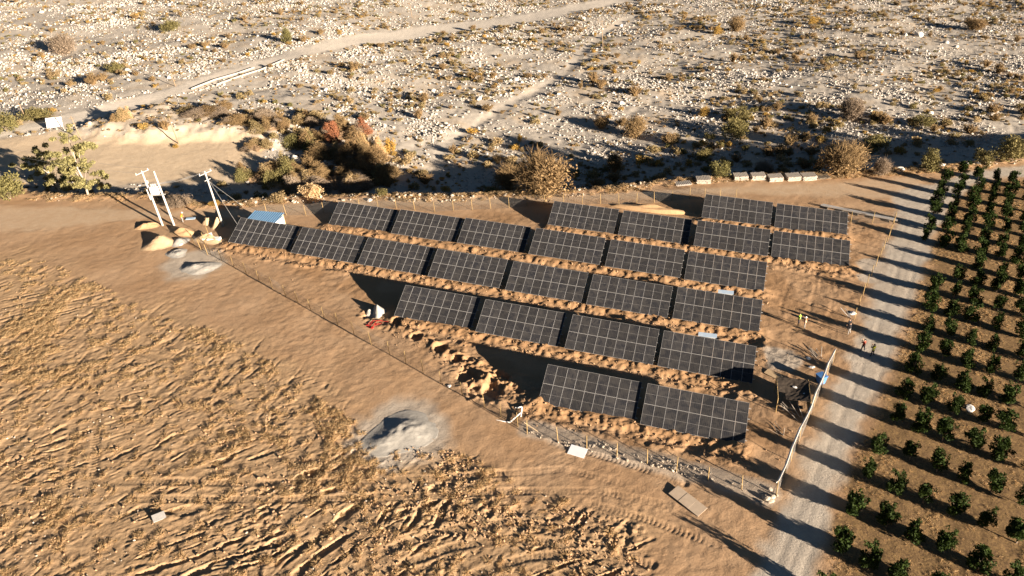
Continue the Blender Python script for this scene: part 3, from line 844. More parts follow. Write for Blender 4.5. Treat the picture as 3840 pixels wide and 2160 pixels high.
def build_riverbed():
    rocks = [rock_mesh('boulder', 300 + k, M_ROCKW, 2) for k in range(8)]
    smalls = [rock_mesh('rock', 330 + k, M_ROCK, 1, 0.7) for k in range(7)]
    rnd = random.Random(4)
    # named boulders at their places, then the rest of the 300 largest
    spec = [(105, 33, 2.6, 'large pale boulder standing alone near the top corner'), (2310, 90, 3.4, 'largest pale boulder in the far riverbed'), (2278, 88, 1.9, 'pale boulder touching the largest boulder'), (1205, 250, 1.9, 'rounded white boulder among dry scrub'),
            (1562, 65, 2.4, 'pale boulder beside the far footpath'), (2380, 108, 2.0, 'white boulder beyond the orchard in open rubble'), (2405, 118, 2.2, 'broken white boulder in the far rubble'), (2340, 288, 1.8, 'pale boulder below the dry terrace bank'),
            (2492, 290, 2.0, 'white boulder near the shadow edge behind the orchard'), (1562, 262, 1.8, 'bright white boulder amid brown scrub'), (1470, 52, 1.6, 'pale boulder by the gravel road end'), (2288, 312, 1.4, 'grey boulder at the edge of the shade')]
    first = []
    for px, py, s, lab in spec:
        x, y = ground_px(px, py); z = hz(x, y)
        o = inst('boulder', rocks[len(first) % 8], None, (x, y, z + .12 * s), (0, 0, rnd.uniform(0, 6)), (s, s * rnd.uniform(.8, 1.1), s * rnd.uniform(.9, 1.2)))
        tag(o, lab, 'boulder', 'boulders in the riverbed'); first.append(o)
    x, y, z, s, sl, px, py, dist = river_points(7500)
    clus = vn(x / 11, y / 11, 401)
    k = np.where((clus + .3 * RS.rand(len(x)) > .52) & (sl < .5))[0][:288]
    for n_, i in enumerate(k):
        sc = float(0.75 + 1.1 * RS.rand() ** 2.2)
        o = inst('boulder', rocks[n_ % 8], None, (x[i], y[i], z[i] + .12 * sc), (rnd.uniform(-.3, .3), rnd.uniform(-.3, .3), rnd.uniform(0, 6)), (sc, sc * rnd.uniform(.7, 1.1), sc * rnd.uniform(.8, 1.2)))
        tag(o, 'pale boulder among the grey rubble of the riverbed', 'boulder', 'boulders in the riverbed'); first.append(o)
    # small rocks: one mass
    keep = [inst('rock', m, None) for m in smalls]
    for q, o in enumerate(keep):
        i = 3000 + q * 31; i = i % len(x)
        o.location = (x[i], y[i], z[i] + .08); o.scale = (.8, .8, .8); tag(o, 'small grey angular rock in the riverbed rubble', 'rock', 'single rocks in the riverbed')
    X, Y, Z, S, SL, PX, PY, DI = river_points(380000)
    cl = fbm(X / 9, Y / 9, 2, 411)
    pr = (sstep(.36, .56, cl) * (.35 + .65 * sstep(.35, .6, fbm(X / 30, Y / 30, 2, 415))) + .05) * (1 - .85 * SL)
    kk = RS.rand(len(X)) < pr
    X, Y, Z = X[kk], Y[kk], Z[kk]; n = len(X)
    sc = (0.13 + 0.75 * RS.rand(n) ** 3.6) * (.7 + .7 * fbm(X / 14, Y / 14, 2, 417))
    scl = np.stack([sc * RS.uniform(.8, 1.3, n), sc * RS.uniform(.8, 1.3, n), sc * RS.uniform(.7, 1.1, n)], 1)
    pt_stuff('rubble', np.stack([X, Y, Z + .15 * sc], 1), RS.rand(n, 3) * np.array([.8, .8, 6.28]), scl, keep, RS.randint(0, 7, n), 'grey angular rubble covering the riverbed', 'rubble')
    # scrub
    kinds = [('dry_shrub', M_TAN, 'tan dry shrub in the riverbed'), ('golden_shrub', M_GOLD, 'golden yellow shrub in the riverbed'), ('olive_shrub', M_OLIVE, 'olive green shrub in the riverbed'), ('brown_shrub', M_BROWN, 'brown twiggy shrub in the riverbed')]
    meshes = []
    for a, (nm, mt, lab) in enumerate(kinds):
        for b in range(4):
            if a == 3: me = twig_mesh(nm, 520 + b, mt, 520, 1.0, .8, .014)
            else: me = bush_mesh(nm, 500 + a * 10 + b, mt, 420, .12, 1.0, .62, updir=.5)
            meshes.append((a, me))
    x, y, z, s, sl, px, py, dist = river_points(32000)
    big = fbm(x / 16, y / 16, 2, 421)
    rightish = sstep(300, 1300, px)
    p = (.16 + .95 * sstep(.38, .62, big)) * (.45 + .55 * rightish) * (1 - .5 * sl) * sstep(3, 9, s)
    k = np.where(RS.rand(len(x)) < p * .62)[0]
    size = .8 + 1.9 * RS.rand(len(x)) ** 1.8
    kind = RS.choice(4, len(x), p=[.64, .12, .10, .14]); size[kind == 3] *= 1.15; size[kind == 1] *= .95
    order = k[np.argsort(-(size[k] / dist[k]))]
    srcs = [None] * 16
    for c, i in enumerate(order[:292]):
        a = kind[i]; b = c % 4; me = meshes[a * 4 + b][1]
        o = inst(kinds[a][0], me, None, (x[i], y[i], z[i] - .03), (0, 0, rnd.uniform(0, 6.28)), (size[i] * rnd.uniform(1.1, 1.6), size[i] * rnd.uniform(1.0, 1.5), size[i] * rnd.uniform(.9, 1.35)))
        tag(o, kinds[a][2], 'shrub', kinds[a][0].replace('_', ' ') + 's of the riverbed')
        srcs[a * 4 + b] = o
    srcs = [q for q in srcs if q]
    by = {}
    for q, o in enumerate(srcs): by.setdefault(o.name.split('.')[0], []).append(q)
    rest = order[292:]
    pick = [rnd.choice(by.get(kinds[kind[i]][0], [0])) for i in rest]; n = len(rest)
    scl = np.stack([size[rest] * RS.uniform(.9, 1.5, n), size[rest] * RS.uniform(.9, 1.5, n), size[rest] * RS.uniform(.7, 1.2, n)], 1) * .8
    pt_stuff('scrub', np.stack([x[rest], y[rest], z[rest]], 1), RS.rand(n, 3) * np.array([0, 0, 6.28]), scl, srcs, pick, 'mixed low scrub spread over the riverbed', 'scrub')
    # low grass on the slope between sand and rubble and small herbs everywhere
    X, Y, Z, S, SL, PX, PY, DI = river_points(60000)
    kk = RS.rand(len(X)) < (.04 + .5 * (SL > .4) + .22 * sstep(.45, .65, fbm(X / 12, Y / 12, 2, 431)))
    X, Y, Z = X[kk], Y[kk], Z[kk]; n = len(X)
    t1 = [inst('grass_tuft', tuft_mesh('grass_tuft', 600 + q, [M_STRAW, M_WEED, M_TAN][q % 3], 70, 1.1, .5, .02)) for q in range(3)]
    for q, o in enumerate(t1):
        xx, yy = ground_px(300 + 90 * q, 330 - 10 * q); o.location = (xx, yy, hz(xx, yy)); tag(o, ['straw yellow', 'grey brown', 'tan'][q] + ' grass tuft on the slope above the sandy flat', 'grass tuft')
    sc = RS.uniform(.5, 1.3, n)
    pt_stuff('dry_grass', np.stack([X, Y, Z], 1), RS.rand(n, 3) * np.array([0, 0, 6.28]), np.stack([sc, sc, sc * RS.uniform(.6, 1.2, n)], 1), t1, RS.randint(0, 3, n), 'dry grass between the riverbed stones', 'grass')
build_riverbed()

# ------------------------------------------------------------------ bushes and trees at their places
def mpp(x, y, z=None):
    z = base_h(x, y) if z is None else z
    return float((CAM_AX[2] @ np.array([x, y, z - CAMZ]))) / FPX
BUSH = {}
def bush_src(kind, v):
    key = (kind, v)
    if key not in BUSH:
        mt = {'brown': M_BROWN, 'olive': M_OLIVE, 'gold': M_GOLD, 'tan': M_TAN, 'grey': M_GREY, 'green': M_CITRUS, 'red': M_RED, 'straw': M_STRAW}[kind.split('_')[0]]
        if kind.endswith('_l'): BUSH[key] = bush_mesh(kind + 'eaves', 740 + v, mt, 3200, .055, 1.15, 1.08, nb=30, updir=.5)
        elif kind in ('brown', 'grey', 'red'): BUSH[key] = twig_mesh(kind + '_twigs', 700 + v, mt, 2400, 1.0, 1.0, .004)
        else: BUSH[key] = bush_mesh(kind + '_leaves', 720 + v, mt, 2200, .075, 1.15, 1.05, nb=18, updir=.5)
    return BUSH[key]
STEM = None
def bush(px, py, wpx, hpx, kind, label, name='bush', v=0, xy=None):
    x, y = xy if xy else ground_px(px, py); z = hz(x, y); m = mpp(x, y, z)
    w = wpx * m; h = hpx * m / .88
    t = empty(name, (x, y, z - .05), (0, 0, (v * 2.1 + px * .013) % 6.28))
    tag(t, label, 'bush' if name == 'bush' else name.replace('_', ' '))
    inst('foliage', bush_src(kind, v % 3), t, None, None, (w, w * .9, h))
    if kind in ('brown', 'grey'): inst('leaves', bush_src(kind + '_l', v % 3), t, None, None, (w * .95, w * .85, h * .97))
    st = MB()
    for k in range(5):
        a = k * 1.3 + v; st.tube([(0, 0, -.1), (.12 * w * math.cos(a), .12 * w * math.sin(a), h * .35), (.26 * w * math.cos(a), .26 * w * math.sin(a), h * .62)], [.035 * max(w, 1) ** .5, .022, .01], 5)
    st.build('stem', M_BARK, t)
    return t
BUSHES = [
 (1362, 490, 165, 98, 'brown', 'largest brown leafless bush, between track and riverbed', 0), (1280, 474, 75, 60, 'brown', 'dark brown bush beside the largest bush', 1),
 (2115, 441, 132, 76, 'brown', 'big rounded brown bush at the timber stacks end', 2), (1808, 446, 54, 46, 'olive', 'round olive bush between the timber stacks', 0),
 (1922, 436, 52, 30, 'grey', 'low pale twiggy bush behind the timber stacks', 1), (2216, 441, 48, 40, 'grey', 'small grey twiggy bush by the rocks', 2),
 (2336, 427, 62, 54, 'olive', 'green upright bush at the road bend', 1), (2544, 408, 100, 62, 'olive', 'wide olive bush above the orchard corner', 2),
 (2478, 410, 60, 38, 'olive', 'dark olive bush in the shade next to the orchard corner', 0),
 (2196, 378, 72, 46, 'olive', 'dark olive bush standing in the riverbed shade', 1), (1846, 345, 84, 50, 'olive', 'tall olive bush in the riverbed rubble, lower clump', 2),
 (1858, 305, 66, 40, 'olive', 'olive bush behind the tall riverbed bush', 0), (1597, 341, 74, 46, 'brown', 'brown bush in open rubble', 1), (1512, 322, 46, 26, 'brown', 'low dark brown bush in the rubble', 2),
 (1546, 432, 52, 46, 'brown', 'dark bush in the riverbed shade behind the track', 0), (1768, 402, 50, 30, 'olive', 'low dark bush in the shade behind the timber', 1),
 (984, 386, 34, 44, 'gold', 'upright golden bush beside the brush heaps', 0), (786, 497, 60, 36, 'straw', 'pale yellow grass bush below the brush heaps', 0),
 (166, 134, 78, 42, 'grey', 'big brown domed bush alone on the far flat', 0), (18, 330, 66, 52, 'olive', 'olive bush beside the gravel road end', 0), (95, 300, 80, 30, 'olive', 'low olive bush along the gravel road', 1),
 (26, 500, 88, 70, 'olive', 'dense green bush at the edge of the track', 2), (1770, 291, 30, 26, 'gold', 'bright yellow bush in the riverbed', 1), (1852, 78, 54, 32, 'brown', 'far brown bush on the stony flat', 1),
 (1804, 86, 28, 22, 'gold', 'far golden bush next to a brown bush', 2), (725, 108, 34, 40, 'olive', 'green bush beside the gravel road', 1), (432, 78, 60, 26, 'olive', 'far low olive bush on the stony flat', 2),
 (1988, 362, 30, 20, 'gold', 'golden bush at the shadow edge', 0), (2067, 356, 38, 18, 'gold', 'second golden bush at the shadow edge', 1), (2140, 300, 70, 50, 'grey', 'brown rounded bush near the shadow edge', 1), (2320, 318, 60, 34, 'olive', 'dark bush in the shadow by pale boulders', 0),
 (290, 178, 46, 22, 'olive', 'olive bush on the flat before the far road', 0), (142, 192, 40, 18, 'tan', 'tan bush on the flat before the far road', 0), (340, 46, 22, 14, 'gold', 'far yellow bush on the open flat', 0), (2045, 60, 30, 20, 'gold', 'far orange bush among pale stones', 1),
 (2450, 75, 60, 26, 'brown', 'far brown thicket behind the biggest boulder', 2), (700, 506, 60, 22, 'tan', 'dry weedy bush on the track edge near the single pole', 1), (540, 520, 30, 14, 'gold', 'small yellow bush behind the single pole', 2),
 (960, 492, 36, 18, 'olive', 'small olive bush on the rim above the shade', 2), (450, 520, 70, 26, 'grey', 'dead grey branches beside the twin poles', 0), (443, 371, 18, 10, 'gold', 'small yellow bush at the foot of the wooden pole', 1)]
for b_ in BUSHES: bush(*b_[:5], b_[5], v=b_[6])
# the rim goes on with bushes past the orchard corner
for k, (x, y, w, h) in enumerate([(104, 119, 6, 5.0), (113, 121, 7, 6.0), (123, 126, 7, 5.5), (133, 129, 6, 6.5), (143, 132, 7, 5.5), (153, 136, 7, 6)]):
    m = mpp(x, y); bush(0, 0, w / m, h / m, 'olive', 'olive bush on the rim beyond the orchard corner, %s along' % ORD[k], v=k, xy=(x, y))

def open_tree(px, py, hpx, crowns, lean, label, v):
    x, y = ground_px(px, py); z = hz(x, y); m = mpp(x, y, z); H = hpx * m / .9
    t = empty('tree', (x, y, z - .1)); tag(t, label, 'tree', 'trees at the end of the track')
    rs = np.random.RandomState(800 + v); tr = MB()
    top = Vector((lean * H, 0, H * .72))
    tr.tube([(0, 0, 0), (lean * .2 * H + .15, .1, H * .22), (lean * .45 * H - .1, 0, H * .45), tuple(top)], [.22, .17, .12, .06], 7)
    bl = []
    for (cx, cz, r) in crowns:
        c = Vector((cx * H, rs.uniform(-.12, .12) * H, cz * H)); tr.tube([(lean * .3 * H, 0, H * max(.12, cz - .3)), tuple(c * .8 + Vector((0, 0, .05 * H))), tuple(c)], [.08, .05, .02], 5)
        for q in range(9):
            d = rs.normal(size=3) * r * H * .55
            bl.append((c.x + d[0] * 1.25, c.y + d[1] * 1.25, c.z + d[2] * .9, r * H * rs.uniform(.28, .48), r * H * rs.uniform(.28, .48), r * H * rs.uniform(.2, .38)))
    tr.build('trunk', M_PALEBARK, t, True)
    P, d = clump_pts(rs, 9000, bl, .2); P[:, 2] = np.maximum(P[:, 2], .2)
    o = link(bpy.data.objects.new('crown', leaf_quads('crown', P, .42, rs, M_EUC, .4, d, .3, -.2)), t)
open_tree(222, 492, 150, [(.08, .93, .13), (.17, .72, .17), (-.12, .62, .16), (.2, .48, .14), (.0, .28, .18), (.2, .2, .14), (-.08, .45, .12)], .06, 'tall open tree with a pale curved trunk', 1)
open_tree(150, 486, 118, [(.0, .85, .15), (-.22, .7, .18), (.22, .68, .18), (-.3, .45, .17), (.05, .4, .2), (.22, .38, .15), (-.1, .2, .18)], -.03, 'spreading open tree with thin foliage beside the pale trunk', 2)

# ------------------------------------------------------------------ heaps of cut brush
def mound_mesh(name, seed, mat, n=26, peak=1.0, rough=.22, power=1.3, steep=None):
    rs = np.random.RandomState(seed); V = [(0, 0, peak)]; F = []; nr = 11
    ph = rs.rand(6) * 6.28
    for i in range(1, nr + 1):
        for j in range(n):
            a = 2 * math.pi * j / n; r = i / nr
            rr = .5 * r * (1 + .14 * math.sin(2 * a + ph[0]) + .1 * math.sin(3 * a + ph[1]) + .06 * math.sin(5 * a + ph[2]))
            h = peak * max(0, 1 - r ** power) + rough * peak * (rs.rand() - .5) * (1 - r) ** .5 * 1.2
            if i == nr: h = -.25
            V.append((rr * math.cos(a), rr * math.sin(a), h))
    for j in range(n): F.append((0, 1 + j, 1 + (j + 1) % n))
    for i in range(nr - 1):
        for j in range(n):
            a = 1 + i * n + j; b = 1 + i * n + (j + 1) % n; F.append((a, a + n, b + n, b))
    me = bpy.data.meshes.new(name); me.from_pydata(V, [], F); me.update(); me.materials.append(mat); return me
M_LITTER = pm('brush_litter', (0.15, 0.10, 0.06), (0.25, 0.17, 0.10), 5, .95, bump=.6, bdist=.1)
def brush_cover(seed, mat, n, r, leafy):
    rs = np.random.RandomState(seed); a = rs.rand(n) * 6.283; q = rs.rand(n) ** .5 * .5
    lum = vn(q * np.cos(a) * 9 + 5, q * np.sin(a) * 9 + 5, seed)
    b = np.stack([q * np.cos(a), q * np.sin(a), (.35 + .85 * lum) * (1 - (2 * q) ** 1.7) + .02], 1)
    if leafy: return leaf_quads('brush', b + rs.normal(size=(n, 3)) * .06, .07, rs, mat, .5, None, .0, .3)
    d = rand_dirs(rs, n); d[:, 2] = np.abs(d[:, 2]) * .6
    return blades_mesh('brush', b, b + d * rs.uniform(.1, .34, (n, 1)), r, rs, mat, .3)
BC = {}
for kind, mt, lf in (('olive', M_OLIVE, True), ('red', M_RED, False), ('brown', M_BROWN, False), ('tan', M_TAN, True), ('straw', M_STRAW, False), ('grey', M_GREY, False)):
    for v in range(2): BC[kind, v] = brush_cover(850 + v + len(BC), mt, 2600 if lf else 2200, .010, lf)
HEAPCORE = [mound_mesh('heap_core', 880 + k, M_LITTER, 22, .6, .8, 1.5) for k in range(3)]
HEAPS = [(650, 452, 110, 34, 'olive', 'olive leafy brush heap at the sandy end'), (712, 440, 110, 44, 'olive', 'largest olive leafy brush heap'), (758, 360, 100, 36, 'olive', 'yellow olive brush heap behind the sand'), (868, 345, 118, 44, 'red', 'rust red heap of dry brush'),
         (820, 392, 120, 40, 'tan', 'tan leafy brush heap below the red heap'), (892, 410, 130, 58, 'brown', 'tall dark brown brush heap'), (850, 462, 150, 52, 'brown', 'brown brush heap in the shade nearest the track'), (768, 470, 110, 40, 'grey', 'pinkish grey twig heap in front'), (938, 398, 54, 62, 'straw', 'pale straw coloured brush heap end'), (930, 452, 110, 42, 'brown', 'shaded brown brush heap by the rubble'),
         (690, 322, 90, 26, 'brown', 'low brown brush heap on the slope top'), (618, 300, 120, 22, 'grey', 'low pinkish brush line along the slope'), (510, 282, 120, 20, 'grey', 'far low pinkish brush line along the slope'), (790, 310, 90, 26, 'tan', 'tan brush heap behind the red heap'), (300, 300, 50, 26, 'straw', 'straw yellow heap at the slope foot'), (640, 372, 70, 20, 'tan', 'small tan brush heap beside the sand')]
rh = random.Random(31)
for k, (px, py, w, h, kind, lab) in enumerate(HEAPS):
    x, y = ground_px(px, py); z = hz(x, y); m = mpp(x, y, z); W = w * m; Hh = h * m
    t = empty('brush_heap', (x, y, z), (0, 0, 0)); tag(t, lab, 'brush heap', 'heaps of cut brush')
    inst('core', HEAPCORE[k % 3], t, None, (0, 0, k), (W * .8, W * .55, Hh * .5))
    alt = {'olive': ['olive', 'tan', 'brown', 'olive'], 'red': ['red', 'brown', 'grey', 'red'], 'tan': ['tan', 'brown', 'tan', 'grey'], 'brown': ['brown', 'grey', 'brown', 'tan'], 'grey': ['grey', 'brown', 'grey', 'tan'], 'straw': ['straw', 'straw', 'tan', 'brown']}[kind]
    for q in range(7):
        kk = alt[q % 4]; f = rh.uniform(.32, .62); xx = rh.uniform(-.42, .42) * W; yy = rh.uniform(-.28, .28) * W
        inst('branches', BC[kk, q % 2], t, (xx, yy, -.06 * xx), (rh.uniform(-.25, .25), rh.uniform(-.25, .25), rh.uniform(0, 6.28)), (W * f, W * f * rh.uniform(.6, 1), Hh * rh.uniform(.55, 1.1)))
# ------------------------------------------------------------------ dry plants, clods and stones as masses
def mass(name, n, poly, dens, srcs, smin, smax, label, cat, zoff=0.0, seed=1, tilt=.2, pw=1.0, flat=1.0):
    rs = np.random.RandomState(seed); lo = poly.min(0); hi = poly.max(0)
    lo = np.maximum(lo, [-90, 28]); hi = np.minimum(hi, [95, 140])
    x = lo[0] + rs.rand(n) * (hi[0] - lo[0]); y = lo[1] + rs.rand(n) * (hi[1] - lo[1])
    k = (poly_sd(poly, x, y) > 0) & (rs.rand(n) < dens(x, y)); x, y = x[k], y[k]
    z = hz_many(x, y); v = in_view(x, y, z, 40)[0]; x, y, z = x[v], y[v], z[v]; n = len(x)
    sc = smin + (smax - smin) * rs.rand(n) ** pw
    pt_stuff(name, np.stack([x, y, z + zoff * sc], 1), np.stack([rs.uniform(-tilt, tilt, n), rs.uniform(-tilt, tilt, n), rs.rand(n) * 6.28], 1), np.stack([sc * rs.uniform(.8, 1.2, n), sc * rs.uniform(.8, 1.2, n), sc * flat * rs.uniform(.8, 1.2, n)], 1), srcs, rs.randint(0, len(srcs), n), label, cat)
    return n
def source(me, name, px, py, label, cat, s=1.0):
    x, y = ground_px(px, py); o = inst(name, me, None, (x, y, hz(x, y)), None, s); return tag(o, label, cat)
tufts = [source(tuft_mesh('weed_tuft', 900 + k, [M_STRAW, M_STRAW, M_WEED, M_STRAW, M_WEED][k], [55, 50, 40, 60, 34][k], 1.3, [.18, .26, .42, .13, .34][k], .011), 'weed_tuft', *[(560, 1090), (330, 1250), (250, 950), (880, 1180), (130, 1360)][k],
        ['round straw coloured weed tuft by the rutted field centre', 'tall straw weed tuft near the crossing wheel marks', 'grey dead weed tuft at the upper field', 'flat pale weed tuft near the gravel pile', 'grey dead weed tuft in the field corner'][k], 'weed tuft') for k in range(5)]
cl = lambda x, y: (.10 + .9 * sstep(.48, .66, fbm(x / 3.2, y / 3.2, 2, 901)) * sstep(.40, .6, fbm(x / 14, y / 14, 2, 905))) * (.25 + .75 * sstep(18, -8, x))
mass('weeds', 46000, FIELD, cl, [tufts[0], tufts[1], tufts[3], tufts[3], tufts[0], tufts[1]], .45, 1.35, 'dry straw weeds growing over the rutted field', 'weeds', 0, 5)
clods = [source(rock_mesh('clod', 930 + k, M_CLOD, 1, .75), 'soil_clod', 700 + 130 * k, 1380 - 25 * k, 'brown soil clod in the ploughed field, %s from the corner' % ORD[k], 'clod', .5) for k in range(4)]
mass('clods', 60000, FIELD, lambda x, y: (.05 + .9 * sstep(.45, .62, fbm(x / 3.5, y / 3.5, 2, 911)) * sstep(66, 48, y)) * (.25 + .75 * sstep(-25, -5, x)), clods, .06, .34, 'crumbled soil clods of the ploughed field', 'clods', .2, 6, .6, 2.2)
stones = [source(rock_mesh('stone', 940 + k, M_STONE, 1, .7), 'field_stone', 620 + 150 * k, 1340 - 40 * k, 'pale stone lying in the ruts, %s from the corner' % ORD[k], 'stone', .35) for k in range(4)]
mass('field_stones', 9000, FIELD, lambda x, y: .06 + .6 * sstep(.5, .7, fbm(x / 4, y / 4, 2, 921)) * sstep(70, 48, y), stones, .07, .24, 'pale pebbles lying over the rutted field', 'pebbles', .2, 7, .6, 2.0)
SITEW = poly_px([(330, 560), (700, 560), (850, 540), (1700, 500), (2230, 560), (2150, 800), (2080, 950), (1940, 1250), (1320, 1080), (900, 850), (520, 660)])
def rowdens(x, y):
    r = np.zeros(x.shape)
    for kk, (p0, p1, L, ud) in ROWS.items():
        t = (x - p0[0]) * ud[0] + (y - p0[1]) * ud[1]; d = -(x - p0[0]) * ud[1] + (y - p0[1]) * ud[0]
        r = np.maximum(r, sstep(-3.2, -1.8, d) * sstep(.3, -.6, d) * sstep(-2, 0, t) * sstep(L + 2, L, t))
    return r * .95 + .02 + .6 * (line_d(SPOIL, x, y)[0] < 2.2)
mass('spoil_clods', 30000, SITEW, rowdens, clods, .05, .26, 'lumpy dug soil along the table rows', 'clods', .2, 8, .6, 2.2)
RIP = poly_px([(1325, 1082), (1480, 1105), (1700, 1160), (1960, 1235), (1950, 1262), (1700, 1192), (1480, 1135), (1330, 1098)])
mass('roadside_stones', 9000, RIP, lambda x, y: .1 + .3 * sstep(.45, .6, fbm(x / 2, y / 2, 2, 955)), stones, .06, .4, 'pale rubble strip along the front fence', 'rubble', .2, 9, .6, 2.4)
RIM = np.array([(a, b - 2.4) for a, b in zip(EDX, EDY)] + [(a, b + 2.2) for a, b in zip(EDX[::-1], EDY[::-1])])
mass('rim_weeds', 14000, RIM, lambda x, y: .15 + .75 * sstep(.4, .6, fbm(x / 5, y / 5, 2, 931)), tufts, .6, 1.5, 'dry weeds along the terrace rim', 'weeds', 0, 10)
mass('rim_stones', 5000, RIM, lambda x, y: sstep(.5, .65, fbm(x / 6, y / 6, 2, 935)), stones, .15, .8, 'pale stones along the terrace rim', 'stones', .2, 11, .5, 2.5)
straw = [source(tuft_mesh('straw_wisp', 950 + k, M_STRAW, 26, 1.0, .16, .008), 'straw_wisp', 2190 + 60 * k, 1290 - 60 * k, 'flat straw wisp between the citrus rows, %s from the corner' % ORD[k], 'straw', .8) for k in range(3)]
mass('straw_litter', 60000, ORCH, lambda x, y: .05 + .8 * sstep(.44, .6, fbm(x / 2.6, y / 2.6, 3, 941)), straw, .3, .8, 'straw litter on the orchard floor', 'straw', 0, 12)

# ------------------------------------------------------------------ fences
M_POST = pm('pole_wood', (0.27, 0.18, 0.075), (0.36, 0.26, 0.12), 6, .85, rnd=.3)
M_WIRE = pm('fence_wire', (0.13, 0.12, 0.11), (0.18, 0.17, 0.155), 3, .8)
M_NET = pm('white_net', (0.70, 0.69, 0.66), (0.78, 0.77, 0.74), 8, .8)
def resample(pts, step):
    out = []; P = [np.array(p) for p in pts]
    for i in range(len(P) - 1):
        L = np.linalg.norm(P[i + 1] - P[i]); n = max(1, int(round(L / step)))
        out += [P[i] + (P[i + 1] - P[i]) * k / n for k in range(n)]
    return out + [P[-1]]
def fence(pts_px, label, step=2.9, H=1.95, net=False, seed=0, mesh=True):
    rnd = random.Random(seed); P = resample([ground_px(*p) for p in pts_px], step); Z = hz_many([p[0] for p in P], [p[1] for p in P])
    o = empty('wire_fence', (P[0][0], P[0][1], float(Z[0]))); tag(o, label, 'fence', 'wire fences round the solar tables')
    O = Vector(o.location); B = [Vector((p[0], p[1], float(z))) - O for p, z in zip(P, Z)]; T = []
    for b in B:
        t = b + Vector((rnd.uniform(-.1, .1), rnd.uniform(-.1, .1), H * rnd.uniform(.95, 1.06))); T.append(t)
        MB().tube([b - Vector((0, 0, .3)), b.lerp(t, .6), t], [.042, .04, .034], 6).build('post', M_POST, o, True)
    if mesh:
        w = MB(); r = .0035
        for i in range(len(B) - 1):
            a, b, c, d = B[i], B[i + 1], T[i], T[i + 1]; L = (b - a).length
            for h in (.04, .5, .98): w.tube([a.lerp(c, h), b.lerp(d, h)], .006, 3, cap=False)
            n = int(L / .13); m = 14
            for k in range(-m, n):                              # woven diagonals
                for sgn in (0, 1):
                    u0, u1 = k / n, (k + m) / n; h0, h1 = .03, .97
                    if u0 < 0: h0 += (h1 - h0) * (0 - u0) / (u1 - u0); u0 = 0
                    if u1 > 1: h1 = .97 - .94 * (u1 - 1) / (m / n); u1 = 1
                    if h1 <= h0: continue
                    q0, q1 = (u0, u1) if not sgn else (1 - u0, 1 - u1)
                    w.tube([a.lerp(b, q0).lerp(c.lerp(d, q0), h0), a.lerp(b, q1).lerp(c.lerp(d, q1), h1)], r, 3, cap=False)
        tag(w.build('wire_mesh', M_WIRE, o), kind='stuff')
    if net:
        nb = MB(); prof = []
        n = len(B)
        for i in range(n):
            for q in range(4):
                if i == n - 1 and q: break
                f = q / 4; a = B[i].lerp(B[min(i + 1, n - 1)], f); c = T[i].lerp(T[min(i + 1, n - 1)], f)
                sag = .10 * math.sin(math.pi * f); s2 = rnd.uniform(-.04, .04)
                prof.append([c + Vector((.06, 0, .03 - sag)), c + Vector((-.16 + s2, -.03, -.05 - sag)), c + Vector((-.18, -.05, -.12 - sag)), c + Vector((-.10 + s2, -.02, -.22 - sag * 2))])
        for row in prof:
            nb.v += [tuple(p) for p in row]
        for i in range(len(prof) - 1):
            for j in range(3): nb.f.append((i * 4 + j, i * 4 + j + 1, i * 4 + j + 5, i * 4 + j + 4)); nb.m.append(0)
        ob = nb.build('shade_net', M_NET, o, True); ob.modifiers.new('thickness', 'SOLIDIFY').thickness = .015
    return o
fence([(490, 617), (530, 641), (620, 690), (720, 747), (850, 820), (980, 893), (1110, 966), (1220, 1027), (1303, 1073)], 'long post and wire fence between the diagonal dirt strip and the tables', seed=1)
fence([(1326, 1092), (1404, 1111), (1476, 1130), (1552, 1149), (1628, 1167), (1701, 1188), (1781, 1208), (1866, 1231), (1953, 1247)], 'front wire fence standing over the pale rubble strip', 3.6, seed=2)
fence([(1953, 1247), (1990, 1160), (2030, 1065), (2065, 982), (2095, 912)], 'fence along the grey road with white net on top', 3.0, net=True, seed=3)
fence([(2149, 805), (2170, 745), (2192, 695), (2203, 670), (2232, 608), (2248, 563)], 'post fence along the grey road beyond the opening', 2.6, seed=4, mesh=False)
fence([(2248, 563), (2140, 561)], 'short fence at the corner with the steel rails', 3.0, seed=5)
fence([(672, 541), (770, 542), (860, 531), (951, 521), (1044, 529), (1094, 533), (1188, 527), (1281, 523), (1371, 516), (1465, 513), (1557, 514), (1646, 510), (1735, 500), (1850, 503)], 'long rear fence between the solar tables and the dirt track', 2.9, seed=6)
fence([(528, 598), (506, 629), (523, 641)], 'leaning fence posts beside the sand piles', 2.5, seed=7, mesh=False)

# ------------------------------------------------------------------ utility poles and wires
M_CONC = pm('pole_concrete', (0.42, 0.40, 0.375), (0.52, 0.50, 0.47), 3, .8)
M_STEEL = pm('steel_grey', (0.33, 0.33, 0.33), (0.42, 0.42, 0.41), 5, .55, .4)
M_PORC = pm('porcelain', (0.55, 0.50, 0.45), (0.65, 0.60, 0.55), 5, .3)
M_TANK = pm('transformer_paint', (0.62, 0.63, 0.62), (0.70, 0.70, 0.69), 2, .5)
def gp(px, py): x, y = ground_px(px, py); return Vector((x, y, hz(x, y)))
p1_, p2_, p3_ = gp(409, 567), gp(438, 567), gp(561, 569)
t = empty('transformer_poles', p1_); tag(t, 'white transformer between twin pale concrete poles beside the sand piles', 'utility poles')
d12 = p2_ - p1_; HP = 9.4
for b in (Vector((0, 0, 0)), d12):
    MB().tube([b - Vector((0, 0, .5)), b + Vector((0, 0, HP * .5)), b + Vector((0, 0, HP))], [.19, .155, .115], 10).build('pole', M_CONC, t, True)
ud = d12.normalized(); hd = Vector((ud.x, ud.y, 0)).normalized(); sd_ = Vector((-hd.y, hd.x, 0))
Rx = Matrix((hd, sd_, Vector((0, 0, 1)))).transposed()
